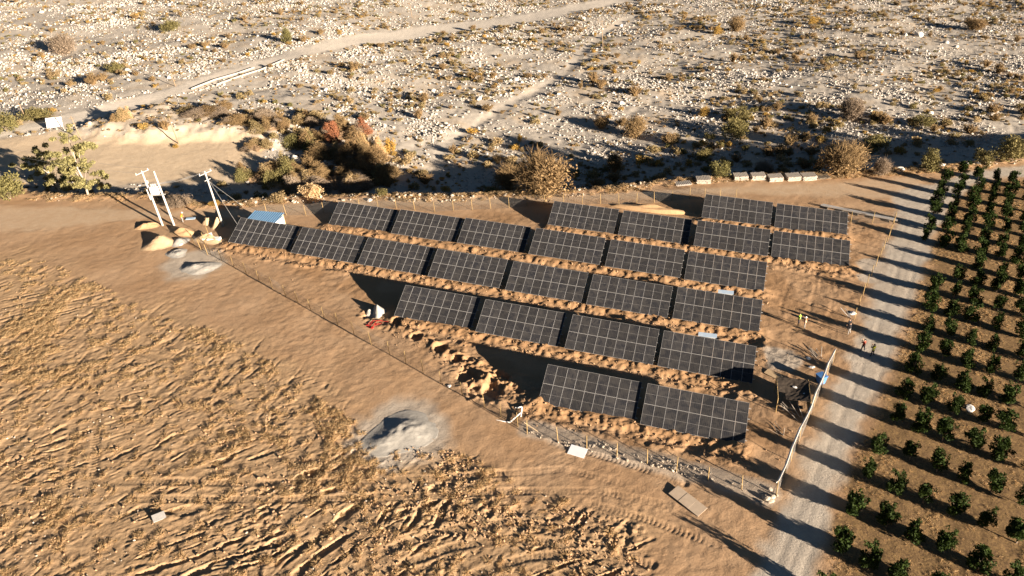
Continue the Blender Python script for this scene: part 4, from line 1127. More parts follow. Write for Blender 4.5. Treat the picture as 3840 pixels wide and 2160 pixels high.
tp = Vector((0, 0, HP - .15)); crd = (hd * .5 + sd_ * .86).normalized(); Rc = Matrix((crd, Vector((0, 0, 1)).cross(crd), Vector((0, 0, 1)))).transposed()
MB().box(tp, (2.3, .12, .12), Rc).build('crossarm', M_STEEL, t)
for q in (-1, 0, 1): MB().tube([tp + crd * q, tp + crd * q + Vector((0, 0, .1)), tp + crd * q + Vector((0, 0, .3))], [.05, .07, .04], 8).build('insulator', M_PORC, t)
for hh in (5.35, 5.5): MB().box(d12 * .5 + Vector((0, 0, hh)) + sd_ * (.25 if hh < 5.4 else -.25), (d12.length + .7, .12, .14), Rx).build('platform_beam', M_STEEL, t)
c = d12 * .5 + Vector((0, 0, 6.25)); tank = MB().box(c, (1.15, .75, 1.25), Rx).build('transformer', M_TANK, t)
fin = MB()
for q in range(7): fin.box(c + hd * (-.48 + q * .16) - sd_ * .45, (.05, .16, .95), Rx)
fin.build('cooling_fins', M_TANK, tank)
for q in (-1, 0, 1): MB().tube([c + hd * .32 * q + Vector((0, 0, .62)), c + hd * .32 * q + Vector((0, 0, .85)), c + hd * .32 * q + Vector((0, 0, 1.05))], [.05, .08, .03], 8).build('bushing', M_PORC, tank)
for q in (-.6, 0, .6): MB().tube([Vector((0, 0, 7.3)) + sd_ * (.2) + hd * q * .3, Vector((0, 0, 7.75)) + sd_ * .3 + hd * q * .3], [.05, .03], 6).build('fuse', M_PORC, t)
MB().tube([Vector((-.3, 0, 4.6)), Vector((-.32, 0, 6.4))], .07, 6).build('riser_tube', M_TANK, t)
t3 = empty('utility_pole', p3_); tag(t3, 'single pale concrete pole with crossarm beside the blue roof', 'utility pole')
MB().tube([(0, 0, -.5), (0, 0, 4.6), (0, 0, 9.4)], [.18, .145, .105], 10).build('pole', M_CONC, t3, True)
MB().box((0, 0, 9.2), (2.3, .12, .12), Rc).build('crossarm', M_STEEL, t3); MB().box((0, 0, 8.1), (1.1, .1, .1), Rc).build('lower_arm', M_STEEL, t3)
for q in (-1, 0, 1): MB().tube([crd * q + Vector((0, 0, 9.25)), crd * q + Vector((0, 0, 9.55))], [.07, .04], 8).build('insulator', M_PORC, t3)
def cable(a, b, sag, name, label, r=.018, n=14, par=None):
    pts = [a.lerp(b, k / n) - Vector((0, 0, sag * 4 * (k / n) * (1 - k / n))) - a for k in range(n + 1)]
    o = MB().tube(pts, r, 4).build(name, M_STEEL, par); o.location = a; tag(o, label, 'cable'); return o
for q, w in ((-1, 'upper'), (0, 'middle'), (1, 'lower')):
    cable(p1_ + c + hd * .32 * -q + Vector((0, 0, 1.0)), p3_ + crd * q + Vector((0, 0, 9.5)), .35, 'power_line', '%s power line between the twin poles and single pole' % w, .028)
for q in (-1, 1):
    a = p1_ + tp + crd * q + Vector((0, 0, .3)); cable(a, a + Vector((-60, 38, -1)), 1.5, 'power_line', 'thin power line leaving the twin poles, %s wire' % ('near' if q < 0 else 'far'), .015)
g1 = gp(612, 520); cable(p3_ + Vector((0, 0, 8.0)), g1, 0, 'guy_wire', 'guy wire from single pole to the terrace rim', .02)
g2 = gp(620, 600); cable(p3_ + Vector((0, 0, 8.6)), g2, 0, 'guy_wire', 'guy wire from single pole down to the blue roof', .02)
M_OLDPOLE = pm('old_pole', (0.20, 0.14, 0.09), (0.28, 0.21, 0.14), 6, .9)
for k, (bx, by, ty, lab) in enumerate([(450, 362, 300, 'wooden pole standing on the slope above the sandy flat'), (205, 352, 296, 'thin wooden pole beside the white board'), (68, 303, 262, 'thin wooden pole at the gravel road end'), (442, 217, 180, 'thin pole at the gravel road bend'), (1517, 127, 62, 'tall wooden pole by the far footpath'), (1037, 45, 12, 'far thin wooden pole past the gravel road')]):
    b = gp(bx, by); H = (by - ty) * mpp(b.x, b.y, b.z) / .9
    o = empty('wooden_pole', b); tag(o, lab, 'pole'); MB().tube([(0, 0, -.4), (-.02 * H, 0, H * .5), (-.03 * H, .02, H)], [.14, .12, .09], 7).build('shaft', M_OLDPOLE, o, True)
    MB().box((-.03 * H, .02, H - .5), (1.2, .08, .1)).build('crossarm', M_OLDPOLE, o)

# ------------------------------------------------------------------ heaps of gravel and sand
M_GRAVEL = pm('gravel', (0.27, 0.258, 0.235), (0.35, 0.335, 0.305), 3.0, .95, bump=.5, bdist=.05)
M_PSAND = pm('pile_sand', (0.34, 0.24, 0.145), (0.39, 0.29, 0.185), 2.0, .95, bump=.4, bdist=.05)
M_DUG = pm('dug_soil', (0.34, 0.22, 0.12), (0.40, 0.27, 0.15), 2.0, .95, bump=.5, bdist=.06)
def pile(px, py, w, d, h, mat, name, label, seed, rz=0, rough=.22, power=1.2):
    b = gp(px, py); rs = np.random.RandomState(seed); n = 70
    g = np.linspace(-.68, .68, n); X, Y = np.meshgrid(g, g); R = np.hypot(X, Y) * 2
    an = np.arctan2(Y, X); R = R * (1 + .13 * np.sin(2 * an + seed) + .09 * np.sin(3 * an + 2 * seed))
    Zp = (.5 + .5 * np.cos(np.pi * np.clip(R ** power, 0, 1))) * h
    nz = fbm(X * 6 + seed, Y * 6, 5, seed, .62) - .5; Zp = Zp + (rough * h * 2.4 + .12) * nz * np.clip(1.0 - R, 0, 1)
    lump = vn(X * 3.2 + seed * 3.3, Y * 3.2 + 1.7, seed); Zp = Zp * (.45 + .85 * lump)
    Zp = np.where(R >= 1, -(R - 1) * 1.5 - .01, Zp)
    V = [(float(x * w * 1.12), float(y * d * 1.12), float(z)) for x, y, z in zip(X.ravel(), Y.ravel(), Zp.ravel())]
    F = [(i * n + j, i * n + j + 1, (i + 1) * n + j + 1, (i + 1) * n + j) for i in range(n - 1) for j in range(n - 1) if R[i, j] < 1.12]
    me = bpy.data.meshes.new(name); me.from_pydata(V, [], F); me.materials.append(mat); me.polygons.foreach_set('use_smooth', [True] * len(F)); me.update()
    # the ground slopes: lay the pile on it
    o = bpy.data.objects.new(name, me); o.location = b; q = Vector((.06, .0126, 1)).normalized(); o.rotation_mode = 'QUATERNION'
    o.rotation_quaternion = Vector((0, 0, 1)).rotation_difference(q) @ Quaternion((0, 0, 1), rz); link(o); tag(o, label, 'pile'); return o
pile(1010, 1090, 6.8, 5.6, .42, M_GRAVEL, 'gravel_pile', 'big pale grey gravel pile at the edge of the rutted field', 3, 0, .3, 1.3)
pile(505, 674, 4.8, 3.8, .62, M_GRAVEL, 'gravel_pile', 'grey gravel pile nearest the end of the long fence', 5, .2, .3, 1.4)
pile(446, 637, 3.2, 2.6, .5, M_GRAVEL, 'gravel_pile', 'small grey gravel pile beside the sand pile', 7, 0, .2)
pile(452, 608, 3.0, 2.4, .6, M_GRAVEL, 'gravel_pile', 'grey gravel pile under the plastic litter', 8, 0, .15)
pile(402, 614, 4.6, 3.8, 1.35, M_PSAND, 'sand_pile', 'large rounded tan sand pile in front of twin poles', 9, 0, .16)
pile(374, 569, 3.4, 2.2, .8, M_DUG, 'soil_pile', 'rough soil heap behind the twin poles foot', 10, .2, .3)
pile(523, 562, 1.9, 1.6, 1.1, M_PSAND, 'soil_pile', 'small rounded soil mound by the blue lid', 11, 0, .35)
pile(548, 568, 1.5, 2.8, 1.3, M_PSAND, 'soil_pile', 'steep soil mound half in the table shadow', 12, -.5, .3)
pile(524, 604, 5.4, 2.2, .9, M_PSAND, 'soil_pile', 'low soil ridge behind the white sacks', 13, -.2, .3)
pile(468, 588, 5.4, 1.4, .8, M_DUG, 'soil_pile', 'narrow soil ridge between the poles and gravel', 14, -.1, .2)
pile(952, 785, 2.4, 3.4, 1.7, M_GRAVEL, 'gravel_pile', 'peaked grey gravel pile in the table shade', 15, .3, .08, .9)
pile(932, 785, 1.6, 2.0, .7, M_GRAVEL, 'gravel_pile', 'low gravel remnant beside the peaked pile', 16)
pile(1640, 529, 10.0, 1.7, .75, M_DUG, 'soil_pile', 'long flat topped soil berm behind the rear tables', 17, -.33, .18, 4)

# ------------------------------------------------------------------ sheds, cabinets, hut
M_BLUE = pm('blue_roof', (0.10, 0.20, 0.34), (0.13, 0.24, 0.38), 1.5, .5)
M_DARKNET = pm('dark_net', (0.03, 0.023, 0.018), (0.062, 0.048, 0.036), 3, .9)
M_WOOD = pm('raw_wood', (0.42, 0.31, 0.19), (0.54, 0.42, 0.28), 5, .85)
M_WOODG = pm('weathered_wood', (0.36, 0.32, 0.27), (0.48, 0.43, 0.37), 6, .85, rnd=.2)
M_WOODD = pm('dark_wood', (0.10, 0.08, 0.06), (0.2, 0.17, 0.13), 6, .9)
tz = math.atan2(TU[1], TU[0])
def shed():
    x, y = ground_px(657, 547, 2.75); x += .25; y += .75; b = Vector((x, y, hz(x, y)))
    t = empty('blue_roof_shed', b - Vector((0, 0, .3)), (0, 0, tz)); tag(t, 'light blue corrugated roof shed behind the endmost solar table', 'shed')
    r = MB(); L, D, n = 5.4, 2.9, 54
    for i in range(n + 1):
        u = -L / 2 + L * i / n; k = .035 * math.sin(i * math.pi / 2 * 1.0)
        for yy, zz in ((-D / 2, 2.55), (D / 2, 2.95)): r.v += [(u, yy, zz + k), (u, yy, zz + k - .02)]
    for i in range(n):
        a = i * 4; r.f += [(a, a + 4, a + 6, a + 2), (a + 1, a + 3, a + 7, a + 5), (a, a + 1, a + 5, a + 4), (a + 2, a + 6, a + 7, a + 3)]; r.m += [0] * 4
    r.f += [(0, 2, 3, 1), (n * 4, n * 4 + 1, n * 4 + 3, n * 4 + 2)]; r.m += [0, 0]
    r.build('roof', M_BLUE, t)
    for sx in (-2.5, 2.5):
        for sy, h in ((-1.25, 2.5), (1.25, 2.88)): MB().box((sx, sy, h / 2 - .15), (.1, .1, h + .2)).build('post', M_WOOD, t)
    wl = MB().box((0, 1.2, 1.35), (4.9, .05, 2.5)).build('rear_wall', M_WOODG, t)
    for q in range(9): MB().box((2.48, -1.1 + q * .27, 1.3), (.04, .2, 2.3)).build('slat', WHITEP, t)
shed()
def cabinet(px, py, w, label):
    x, y = ground_px(px, py, 2.6); x += .1; y += .3; b = Vector((x, y, hz(x, y)))
    t = empty('inverter_cabinet', b, (0, 0, tz)); tag(t, label, 'cabinet', 'blue roofed cabinets behind tables')
    MB().box((0, 0, 1.65), (w * .8, .45, 1.3)).build('housing', WHITEP, t)
    MB().box((0, -.1, 2.62), (w, .6, .05), Matrix.Rotation(.2, 3, 'X')).build('roof', pm('cabinet_roof', (0.25, 0.38, 0.54), (0.45, 0.52, 0.6), 1.2, .4), t)
    for s in (-1, 1): MB().box((s * w * .42, .2, 1.2), (.07, .07, 2.8)).build('post', GALV, t)
    MB().box((0, -.235, 1.75), (w * .5, .02, .8)).build('door', M_TANK, t)
cabinet(1826, 737, 1.9, 'blue and white cabinet roof behind the row of seven')
cabinet(1780, 846, 2.1, 'blue and white cabinet roof behind the second row from front')
def hut():
    x, y = ground_px(1996, 978, 2.15); b = Vector((x, y, hz(x, y))); rs = random.Random(3)
    t = empty('shade_hut', b, (0, 0, -.30)); tag(t, 'open hut with sagging black shade net roof beside the road fence', 'hut')
    m = MB(); n = 12
    for i in range(n + 1):
        for j in range(n + 1):
            u, v = i / n - .5, j / n - .5; m.v.append((u * 3.3, v * 3.5, 2.15 - .22 * math.sin(math.pi * (u + .5)) * math.sin(math.pi * (v + .5)) + rs.uniform(-.02, .02)))
    for i in range(n):
        for j in range(n):
            if i < 3 and j < 4: continue                           # torn corner
            a = i * (n + 1) + j; m.f.append((a, a + n + 1, a + n + 2, a + 1)); m.m.append(0)
    o = m.build('roof_net', M_DARKNET, t); o.modifiers.new('thickness', 'SOLIDIFY').thickness = .02
    for sx in (-1, 1):
        for sy in (-1, 1): MB().tube([(sx * 1.62, sy * 1.72, -.3), (sx * 1.6, sy * 1.7, 2.2)], .05, 6).build('post', M_POST, t)
    o = MB().add([(1.63, -1.72, .1), (1.63, 1.72, .1), (1.62, 1.7, 2.12), (1.62, -1.7, 2.12)], [(0, 1, 2, 3)]).build('side_net', pm('green_net', (0.06, 0.07, 0.05), (0.11, 0.12, 0.09), 5), t); o.modifiers.new('thickness', 'SOLIDIFY').thickness = .02
    for k in range(2): MB().box((-.4 + .9 * k, -1.3 + .5 * k, .42), (1.2, .5, .06)).build('bench', M_WOODD, t)
    for sx in (-1.6, 1.6): MB().tube([(sx, -1.7, 2.12), (sx, 1.7, 2.12)], .04, 5).build('roof_beam', M_POST, t)
    for k, (dx, dy, s) in enumerate([(-1.0, .3, .35), (-.8, -.3, .3)]):
        rg = rock_mesh('rag', 60 + k, WHITEP, 2, .3); inst('cloth_scrap', rg, t, (.2 + .9 * k, .5 - .9 * k, 2.02), None, (.5, .35, .2))
    bk = gp(1957, 972); k = MB().tube([(0, 0, 0), (0, 0, .35)], [.15, .2], 12); MB()
    o = k.build('red_bucket', pm('red_plastic', (0.32, 0.02, 0.02), (0.38, 0.04, 0.03), 3, .4), None); o.location = bk; tag(o, 'red bucket at the hut corner', 'bucket')
    h_ = MB().tube([(-.19, 0, .33), (-.12, 0, .48), (.12, 0, .48), (.19, 0, .33)], .012, 5).build('handle', M_STEEL, o)
hut()
bin_ = gp(2064, 962); t = empty('blue_bin', bin_, (0, 0, .3)); tag(t, 'bright blue plastic bin by the white net fence', 'bin')
M_BBIN = pm('blue_plastic', (0.06, 0.17, 0.42), (0.09, 0.22, 0.5), 2, .4)
bb = MB().add([(-.3, -.35, 0), (.3, -.35, 0), (.3, .35, 0), (-.3, .35, 0), (-.42, -.45, 1.0), (.42, -.45, 1.0), (.42, .45, 1.0), (-.42, .45, 1.0)], [(3, 2, 1, 0), (0, 1, 5, 4), (1, 2, 6, 5), (2, 3, 7, 6), (3, 0, 4, 7)]).build('body', M_BBIN, t)
MB().box((0, 0, 1.04), (.92, .98, .08)).build('lid', M_BBIN, t); MB().tube([(-.4, .5, .98), (.4, .5, .98)], .03, 6).build('handle', M_BBIN, t)
for s in (-1, 1): MB().tube([(s * .34, .42, .12), (s * .26, .42, .12)], .12, 10).build('wheel', M_DARKNET, t)
# stacked timber
def timber(px, py, label, k, n_lay=6, L=2.4, D=1.9, mat=None, flat=False):
    b = gp(px, py); rs = random.Random(k); t = empty('timber_stack', b, (0, 0, -.12 + .02 * k)); tag(t, label, 'timber stack', 'stacks of timber along the riverbed rim')
    for l in range(n_lay):
        m = MB(); nb = 9
        for q in range(nb):
            if l % 2 == 0: m.box((rs.uniform(-.06, .06), -D / 2 + D * (q + .5) / nb, .07 + l * .135), (L * rs.uniform(.84, 1.08), D / nb * .72, .10), Matrix.Rotation(rs.uniform(-.05, .05), 3, 'Z'))
            else: m.box((-L / 2 + L * (q + .5) / nb, rs.uniform(-.05, .05), .07 + l * .135), (L / nb * .72, D * rs.uniform(.86, 1.06), .11), Matrix.Rotation(rs.uniform(-.02, .02), 3, 'Z'))
        m.build('board_layer', mat or M_WOODG, t)
    return t
for k, (px, py) in enumerate([(1768, 458), (1862, 451), (1906, 450), (1949, 453), (1994, 451), (2033, 450)]):
    timber(px, py, 'pale timber stack standing alone on the other side of the olive bush' if k == 0 else 'pale timber stack, %s from the olive bush in the row of five' % ORD[k - 1], k)
timber(1718, 463, 'low flat heap of grey timber at the track edge', 7, 2, 2.8, 1.6, pm('grey_wood', (0.26, 0.24, 0.22), (0.36, 0.33, 0.30), 5))
timber(2068, 447, 'low heap of dark timber beside the big rounded bush', 8, 2, 2.2, 1.7, M_WOODD)

# ------------------------------------------------------------------ loose things on the ground
def slab(px, py, size, rz, mat, name, label, cat, lift=.06, tilt=(0, 0), n=1):
    b = gp(px, py); t = empty(name, b + Vector((0, 0, lift)), (tilt[0] - .0126, tilt[1] + .06, rz)); tag(t, label, cat)
    w = size[0] / n
    for k in range(n): MB().box((-size[0] / 2 + w * (k + .5), 0, .015 * (k % 2)), (w * .985, size[1], size[2])).build('panel' if n > 1 else 'sheet', mat, t)
    return t
slab(1453, 1136, (1.75, 1.3, .05), -.45, pm('white_board', (0.72, 0.75, 0.80), (0.66, 0.69, 0.74), 1.5, .4), 'white_board', 'flat white board lying outside the front fence', 'board', .1)
slab(1730, 1262, (3.4, 1.35, .05), -.93, pm('tan_panel', (0.36, 0.29, 0.22), (0.42, 0.34, 0.26), 2.5, .8), 'fallen_panel', 'long tan panel of three joined boards on the dirt', 'panel', .12, (.03, 0), 3)
slab(1946, 943, (1.9, .95, .03), -.85, pm('cardboard', (0.38, 0.28, 0.17), (0.44, 0.33, 0.21), 2.5, .9), 'cardboard_sheet', 'tan cardboard sheet on the ground by the hut', 'cardboard')
slab(401, 1303, (1.1, .8, .06), .6, pm('grey_slab', (0.26, 0.26, 0.26), (0.34, 0.33, 0.32), 6), 'grey_slab', 'grey slab lying among weeds in the field', 'slab', .15, (.25, .1))
slab(540, 606, (1.9, .9, .4), -.1, WHITEP, 'white_crate', 'white insulated crate at the end solar table', 'crate', .3)
slab(524, 603, (1.6, .9, .12), .35, WHITEP, 'white_sheet', 'tilted white sheet against the white crate', 'sheet', .55, (.35, -.2))
slab(480, 551, (1.5, .7, .06), .1, pm('blue_lid', (0.30, 0.42, 0.55), (0.38, 0.5, 0.62), 2), 'blue_sheet', 'small blue white sheet on the track behind the worker', 'sheet', .1)
# white board with four panes at the riverside
b = gp(143, 326); t = empty('white_panel_board', b, (0, 0, .05)); tag(t, 'white board of four panes on posts beside the gravel road', 'board')
for i in range(2):
    for j in range(2): MB().box((-.95 + 1.9 * i, .5 * j - .1, 1.15 + 1.05 * j), (1.82, .06, 1.12), Matrix.Rotation(-.45, 3, 'X')).build('pane', WHITEP, t)
for s in (-1.5, 1.5): MB().tube([(s, .3, -.3), (s, .35, 2.6)], .06, 6).build('post', M_STEEL, t)
# red netting
rs = np.random.RandomState(5)
b = gp(938, 822); t = empty('red_netting', b); tag(t, 'crumpled red plastic netting beside the tables', 'netting')
for k, (dx, dy, s) in enumerate([(-.7, .3, .5), (0, -.3, .6), (.3, .4, .45)]):
    rm = rock_mesh('net_wad', 70 + k, MATS['red_plastic'], 2, .45, 1.2); inst('wad', rm, t, (dx, dy, .12), (0, 0, k), (s, s * .7, s * .6))
for k in range(5): MB().tube([(rs.uniform(-1, .5), rs.uniform(-.4, .8), .1), (rs.uniform(-.3, 1.2), rs.uniform(0, 1.2), .18), (rs.uniform(.3, 2.0), rs.uniform(.5, 1.5), .08)], .03, 5).build('strand', MATS['red_plastic'], t)
# pipes at the fence corner
b = gp(1303, 1047); t = empty('white_pipes', b); tag(t, 'scattered white plastic pipes at the fence corner', 'pipes')
for k, (a, e) in enumerate([((-.9, -.9, .1), (.3, .2, .25)), ((-.2, 1.1, .2), (1.0, 1.3, .15)), ((.3, -.2, .1), (.5, .9, .4)), ((-2.6, -.3, .08), (-.9, -.9, .1))]): MB().tube([a, e], .075, 8).build('pipe', WHITEP, t)
b = gp(1320, 1080); o = MB().tube([(0, 0, 0), (1.55, -.6, .06)], .05, 6).build('loose_stake', M_WOOD); o.location = b + Vector((0, 0, 1.0)); o.rotation_euler = (0, .6, 0); tag(o, 'leaning wooden brace at the front fence corner', 'stake')
# fallen steel rails
a, e = gp(2064, 520), gp(2257, 560); d = e - a
t = empty('steel_rails', a); tag(t, 'two long galvanised steel rails lying at the rear corner', 'rails')
ax = d.normalized(); sx = Vector((-ax.y, ax.x, 0)); Rr = Matrix((ax, sx, ax.cross(sx))).transposed()
for k in range(2): MB().box(d * .5 + sx * (.35 * k) + Vector((0, 0, .35)), (d.length - .4 * k, .16, .2), Rr).build('rail', pm('bright_steel', (0.55, 0.55, 0.54), (0.62, 0.61, 0.6), 4, .4, .4), t)
for k in range(5): MB().box(d * (.1 + .2 * k) + Vector((0, 0, .12)), (.12, 1.2, .3), Rr).build('trestle', M_WOODD, t)
# stakes and planks by the hut
def sticks(px, py, label, n, L, spread, mat, seed, up=.5, name='stakes'):
    b = gp(px, py); r = random.Random(seed); t = empty(name, b); tag(t, label, 'stakes')
    for k in range(n):
        a0 = Vector((r.uniform(-spread, spread), r.uniform(-spread, spread), .05)); an = r.uniform(1.1, 2.4)
        MB().tube([a0, a0 + Vector((math.cos(an) * L * .8, math.sin(an) * L * .8, L * up * r.uniform(.4, 1)))], .035, 5).build('stake', mat, t)
sticks(2012, 1050, 'pale planks leaning between the hut and net fence', 6, 2.2, .5, M_WOODG, 1)
sticks(2060, 905, 'bundle of grey stakes near the fence opening', 7, 2.0, .5, M_WOODG, 2, .3)
sticks(1962, 1088, 'broken branches on the ground below the hut', 6, 1.2, .6, M_PALEBARK, 3, .15)
sticks(2138, 800, 'steel pipes propped at the fence opening', 3, 1.6, .15, GALV, 4, .7)
def sack(px, py, s, label, mat=None, seed=0):
    b = gp(px, py); o = inst('sack', rock_mesh('sack', 90 + seed, mat or WHITEP, 3, .6, .5), None, b + Vector((0, 0, .06 * s[2])), (0, 0, seed), (s[0], s[1], s[2] * .5)); return tag(o, label, 'sack')
sack(2440, 1027, (1.2, .8, .9), 'white sack lying between two citrus trees', None, 1)
sack(2034, 902, (.7, .5, .8), 'white sack on debris behind the hut', None, 2); sack(2042, 925, (.6, .45, .8), 'white sack beside the grey stakes', None, 3)
sack(455, 616, (1.3, .7, .6), 'white plastic litter on the gravel pile', None, 4); sack(2144, 788, (.9, 1.0, .7), 'pale plastic bundle at the fence opening', None, 5)
sack(1130, 971, (.6, .5, .7), 'small white block beside the long fence', None, 6)
for k, (px, py, s) in enumerate([(1938, 1262, .6), (1928, 1256, .8), (1944, 1252, .5), (1916, 1264, .4)]):
    b = gp(px, py); o = inst('stone', rock_mesh('stone', 100 + k, M_STONE, 2, .8), None, b + Vector((0, 0, .1)), (0, 0, k), s); tag(o, 'stone at the fence corner by the grey road, %s from it' % ORD[k], 'stone', 'stones at the fence corner')
for k, (px, py, s, lab) in enumerate([(2262, 425, 1.0, 'pale rock below the grey twiggy bush'), (2270, 430, .7, 'small pale rock below the grey twiggy bush'), (2345, 425, 1.1, 'pale rock beside the green upright bush'), (2365, 420, 1.4, 'long pale rock at the road bend'), (2430, 416, 1.0, 'pale rock on the rim above the road'), (2460, 414, .9, 'pale rock on the rim near the olive bush'),
                                  (402, 1000, .001, ''), (930, 505, .9, 'white rock on the rim below the shaded heap')]):
    if not lab: continue
    b = gp(px, py); o = inst('rock', rock_mesh('rock', 110 + k, M_ROCKW, 2, .7), None, b + Vector((0, 0, .12 * s)), (0, 0, k), (s * 1.3, s, s)); tag(o, lab, 'rock')
# low channel walls beside the gravel road
M_WALLP = pm('channel_wall', (0.30, 0.27, 0.23), (0.38, 0.35, 0.30), 2, .9)
for k, pts in enumerate([[(482, 226), (540, 203), (600, 186), (640, 172)], [(545, 215), (600, 196), (660, 176), (715, 152)]]):
    P = [gp(*p) for p in pts]; t = empty('channel_wall', P[0]); tag(t, ['low pale channel wall next to the gravel road', 'low pale channel wall on the rubble side'][k], 'wall')
    for i in range(len(P) - 1):
        d = P[i + 1] - P[i]; ax = d.normalized(); sx = Vector((-ax.y, ax.x, 0)).normalized(); MB().box((P[i] + P[i + 1]) / 2 - P[0] + Vector((0, 0, .3)), (d.length, .25, .4), Matrix((ax, sx, ax.cross(sx))).transposed()).build('wall_segment', M_WALLP, t)

# ------------------------------------------------------------------ people
M_SKIN = pm('skin', (0.42, 0.26, 0.18), (0.48, 0.31, 0.22), 6, .6)
M_HAIR = pm('hair', (0.012, 0.010, 0.009), (0.03, 0.022, 0.018), 20, .7)
M_SHOE = pm('shoe', (0.03, 0.025, 0.02), (0.06, 0.05, 0.04), 6, .6)
def cloth(name, c): return pm(name, c, tuple(v * .75 for v in c), 9, .9, bump=.3, bdist=.02)
def person(px, py, face, label, shirt, trousers, arms, hat=None, vest=None, stance=.13, bend=0.0, H=1.75, band=None):
    b = gp(px, py); k = H / 1.75
    bm = bmesh.new(); sk = bm.verts.layers.skin.verify(); vs = {}
    def V(n, p, r, par=None):
        v = bm.verts.new(p); v[sk].radius = (r, r) if not isinstance(r, tuple) else r; vs[n] = v
        if par: bm.edges.new((vs[par], v))
        return v
    cb, sb = math.cos(bend), math.sin(bend)
    def up(x, y, z): dz = z - .95; return (x, y * cb + dz * sb, .95 + dz * cb - y * sb)
    V('pel', (0, 0, .95), (.15, .12)); vs['pel'][sk].use_root = True
    V('sp', up(0, 0, 1.13), (.14, .11), 'pel'); V('ch', up(0, 0, 1.33), (.17, .12), 'sp'); V('nk', up(0, .01, 1.50), .055, 'ch')
    V('h1', up(0, .02, 1.575), .075, 'nk'); V('h2', up(0, .025, 1.655), .092, 'h1'); V('h3', up(0, .01, 1.725), .062, 'h2')
    hands = []
    for s, nm in ((-1, 'l'), (1, 'r')):
        V(nm + 'hip', (s * .095, 0, .90), .10, 'pel'); V(nm + 'kn', (s * (.09 + stance * .4), .03, .50), .068, nm + 'hip'); V(nm + 'an', (s * (.09 + stance), -.03, .10), .047, nm + 'kn')
        V(nm + 'to', (s * (.10 + stance), .13, .045), .042, nm + 'an')
        V(nm + 'sh', up(s * .185, 0, 1.42), .068, 'ch'); el, wr = arms[0 if s < 0 else 1]
        e = up(s * el[0], el[1], el[2]); w = up(s * wr[0], wr[1], wr[2]); V(nm + 'el', e, .05, nm + 'sh'); V(nm + 'wr', w, .034, nm + 'el')
        d = (Vector(w) - Vector(e)).normalized(); sd2 = d.cross(Vector((0, 0, 1)) if abs(d.z) < .8 else Vector((0, 1, 0))).normalized(); nn = d.cross(sd2)
        pm_ = Vector(w) + d * .07; V(nm + 'pa', pm_, (.036, .02), nm + 'wr'); hands += [Vector(w) + d * .03, pm_, pm_ + d * .06]
        for q, (off, ln) in enumerate(((-.030, .075), (-.010, .09), (.010, .085), (.030, .065))):
            f0 = pm_ + d * .035 + sd2 * off; V(nm + 'f%da' % q, f0, .0095, nm + 'pa'); V(nm + 'f%db' % q, f0 + d * ln * .6 + nn * .012, .009, nm + 'f%da' % q); V(nm + 'f%dc' % q, f0 + d * ln * .85 + nn * .035, .008, nm + 'f%db' % q)
        V(nm + 't1', pm_ - d * .02 + sd2 * .042, .0105, nm + 'pa'); V(nm + 't2', pm_ + d * .03 + sd2 * .06 + nn * .015, .0095, nm + 't1')
    me = bpy.data.meshes.new('body'); bm.to_mesh(me); bm.free()
    o = bpy.data.objects.new('tmp_body', me); root_col.objects.link(o); o.modifiers.new('s', 'SKIN').use_smooth_shade = True; o.modifiers.new('d', 'SUBSURF').levels = 1
    dg = bpy.context.evaluated_depsgraph_get(); m2 = bpy.data.meshes.new_from_object(o.evaluated_get(dg)); bpy.data.objects.remove(o)
    m2.materials.clear()
    for m in (M_SKIN, shirt, trousers, M_SHOE): m2.materials.append(m)
    ax = Vector(up(0, .01, 1.50)); upv = Vector((0, sb, cb))
    for p in m2.polygons:
        c = p.center; h = (Vector(c) - ax).dot(upv); mi = 1
        if h > .0 and abs(c.x) < .12: mi = 0
        elif min((Vector(c) - q).length for q in hands) < .075: mi = 0
        elif c.z < .93 and abs(c.x) < .34 and abs(c.y) < .22: mi = 2
        if c.z < .085: mi = 3
        p.material_index = mi
    m2.polygons.foreach_set('use_smooth', [True] * len(m2.polygons))
    t = bpy.data.objects.new('person', m2); t.location = b; t.rotation_euler = (0, 0, face); t.scale = (k,) * 3; link(t); tag(t, label, 'person')
    Rb = Matrix.Rotation(-bend, 3, 'X')
    def ell(c, r, half=False, mi=0, n=12, m=8):
        q = MB(); lo = 0 if half else -math.pi / 2
        for i in range(m + 1):
            a = lo + (math.pi / 2 - lo) * i / m
            for j in range(n): q.v.append(tuple(Vector(c) + Rb @ Vector((r[0] * math.cos(a) * math.cos(j * 6.2832 / n), r[1] * math.cos(a) * math.sin(j * 6.2832 / n), r[2] * math.sin(a)))))
        for i in range(m):
            for j in range(n): q.f.append((i * n + j, i * n + (j + 1) % n, (i + 1) * n + (j + 1) % n, (i + 1) * n + j)); q.m.append(0)
        return q
    hc = up(0, .018, 1.665)
    if hat: 
        hp = ell(hc, (.125, .14, .125), True); h_ = hp.build('helmet', hat, t, True); MB().box(up(0, .15, 1.68), (.2, .1, .015), Rb).build('visor', hat, h_)
    else: ell(up(0, -.005, 1.675), (.103, .11, .095), True).build('hair', M_HAIR, t, True)
    fc = MB()
    for s in (-1, 1): fc.box(up(s * .035, .115, 1.655), (.025, .012, .012), None, 1); fc.box(up(s * .098, .02, 1.645), (.02, .04, .055), None, 0)
    fc.box(up(0, .122, 1.63), (.024, .03, .035), None, 0); fc.box(up(0, .108, 1.59), (.045, .012, .01), None, 2)
    fc.build('face', [M_SKIN, M_HAIR, pm('lips', (0.30, 0.12, 0.10), (0.32, 0.14, 0.11), 5)], t)
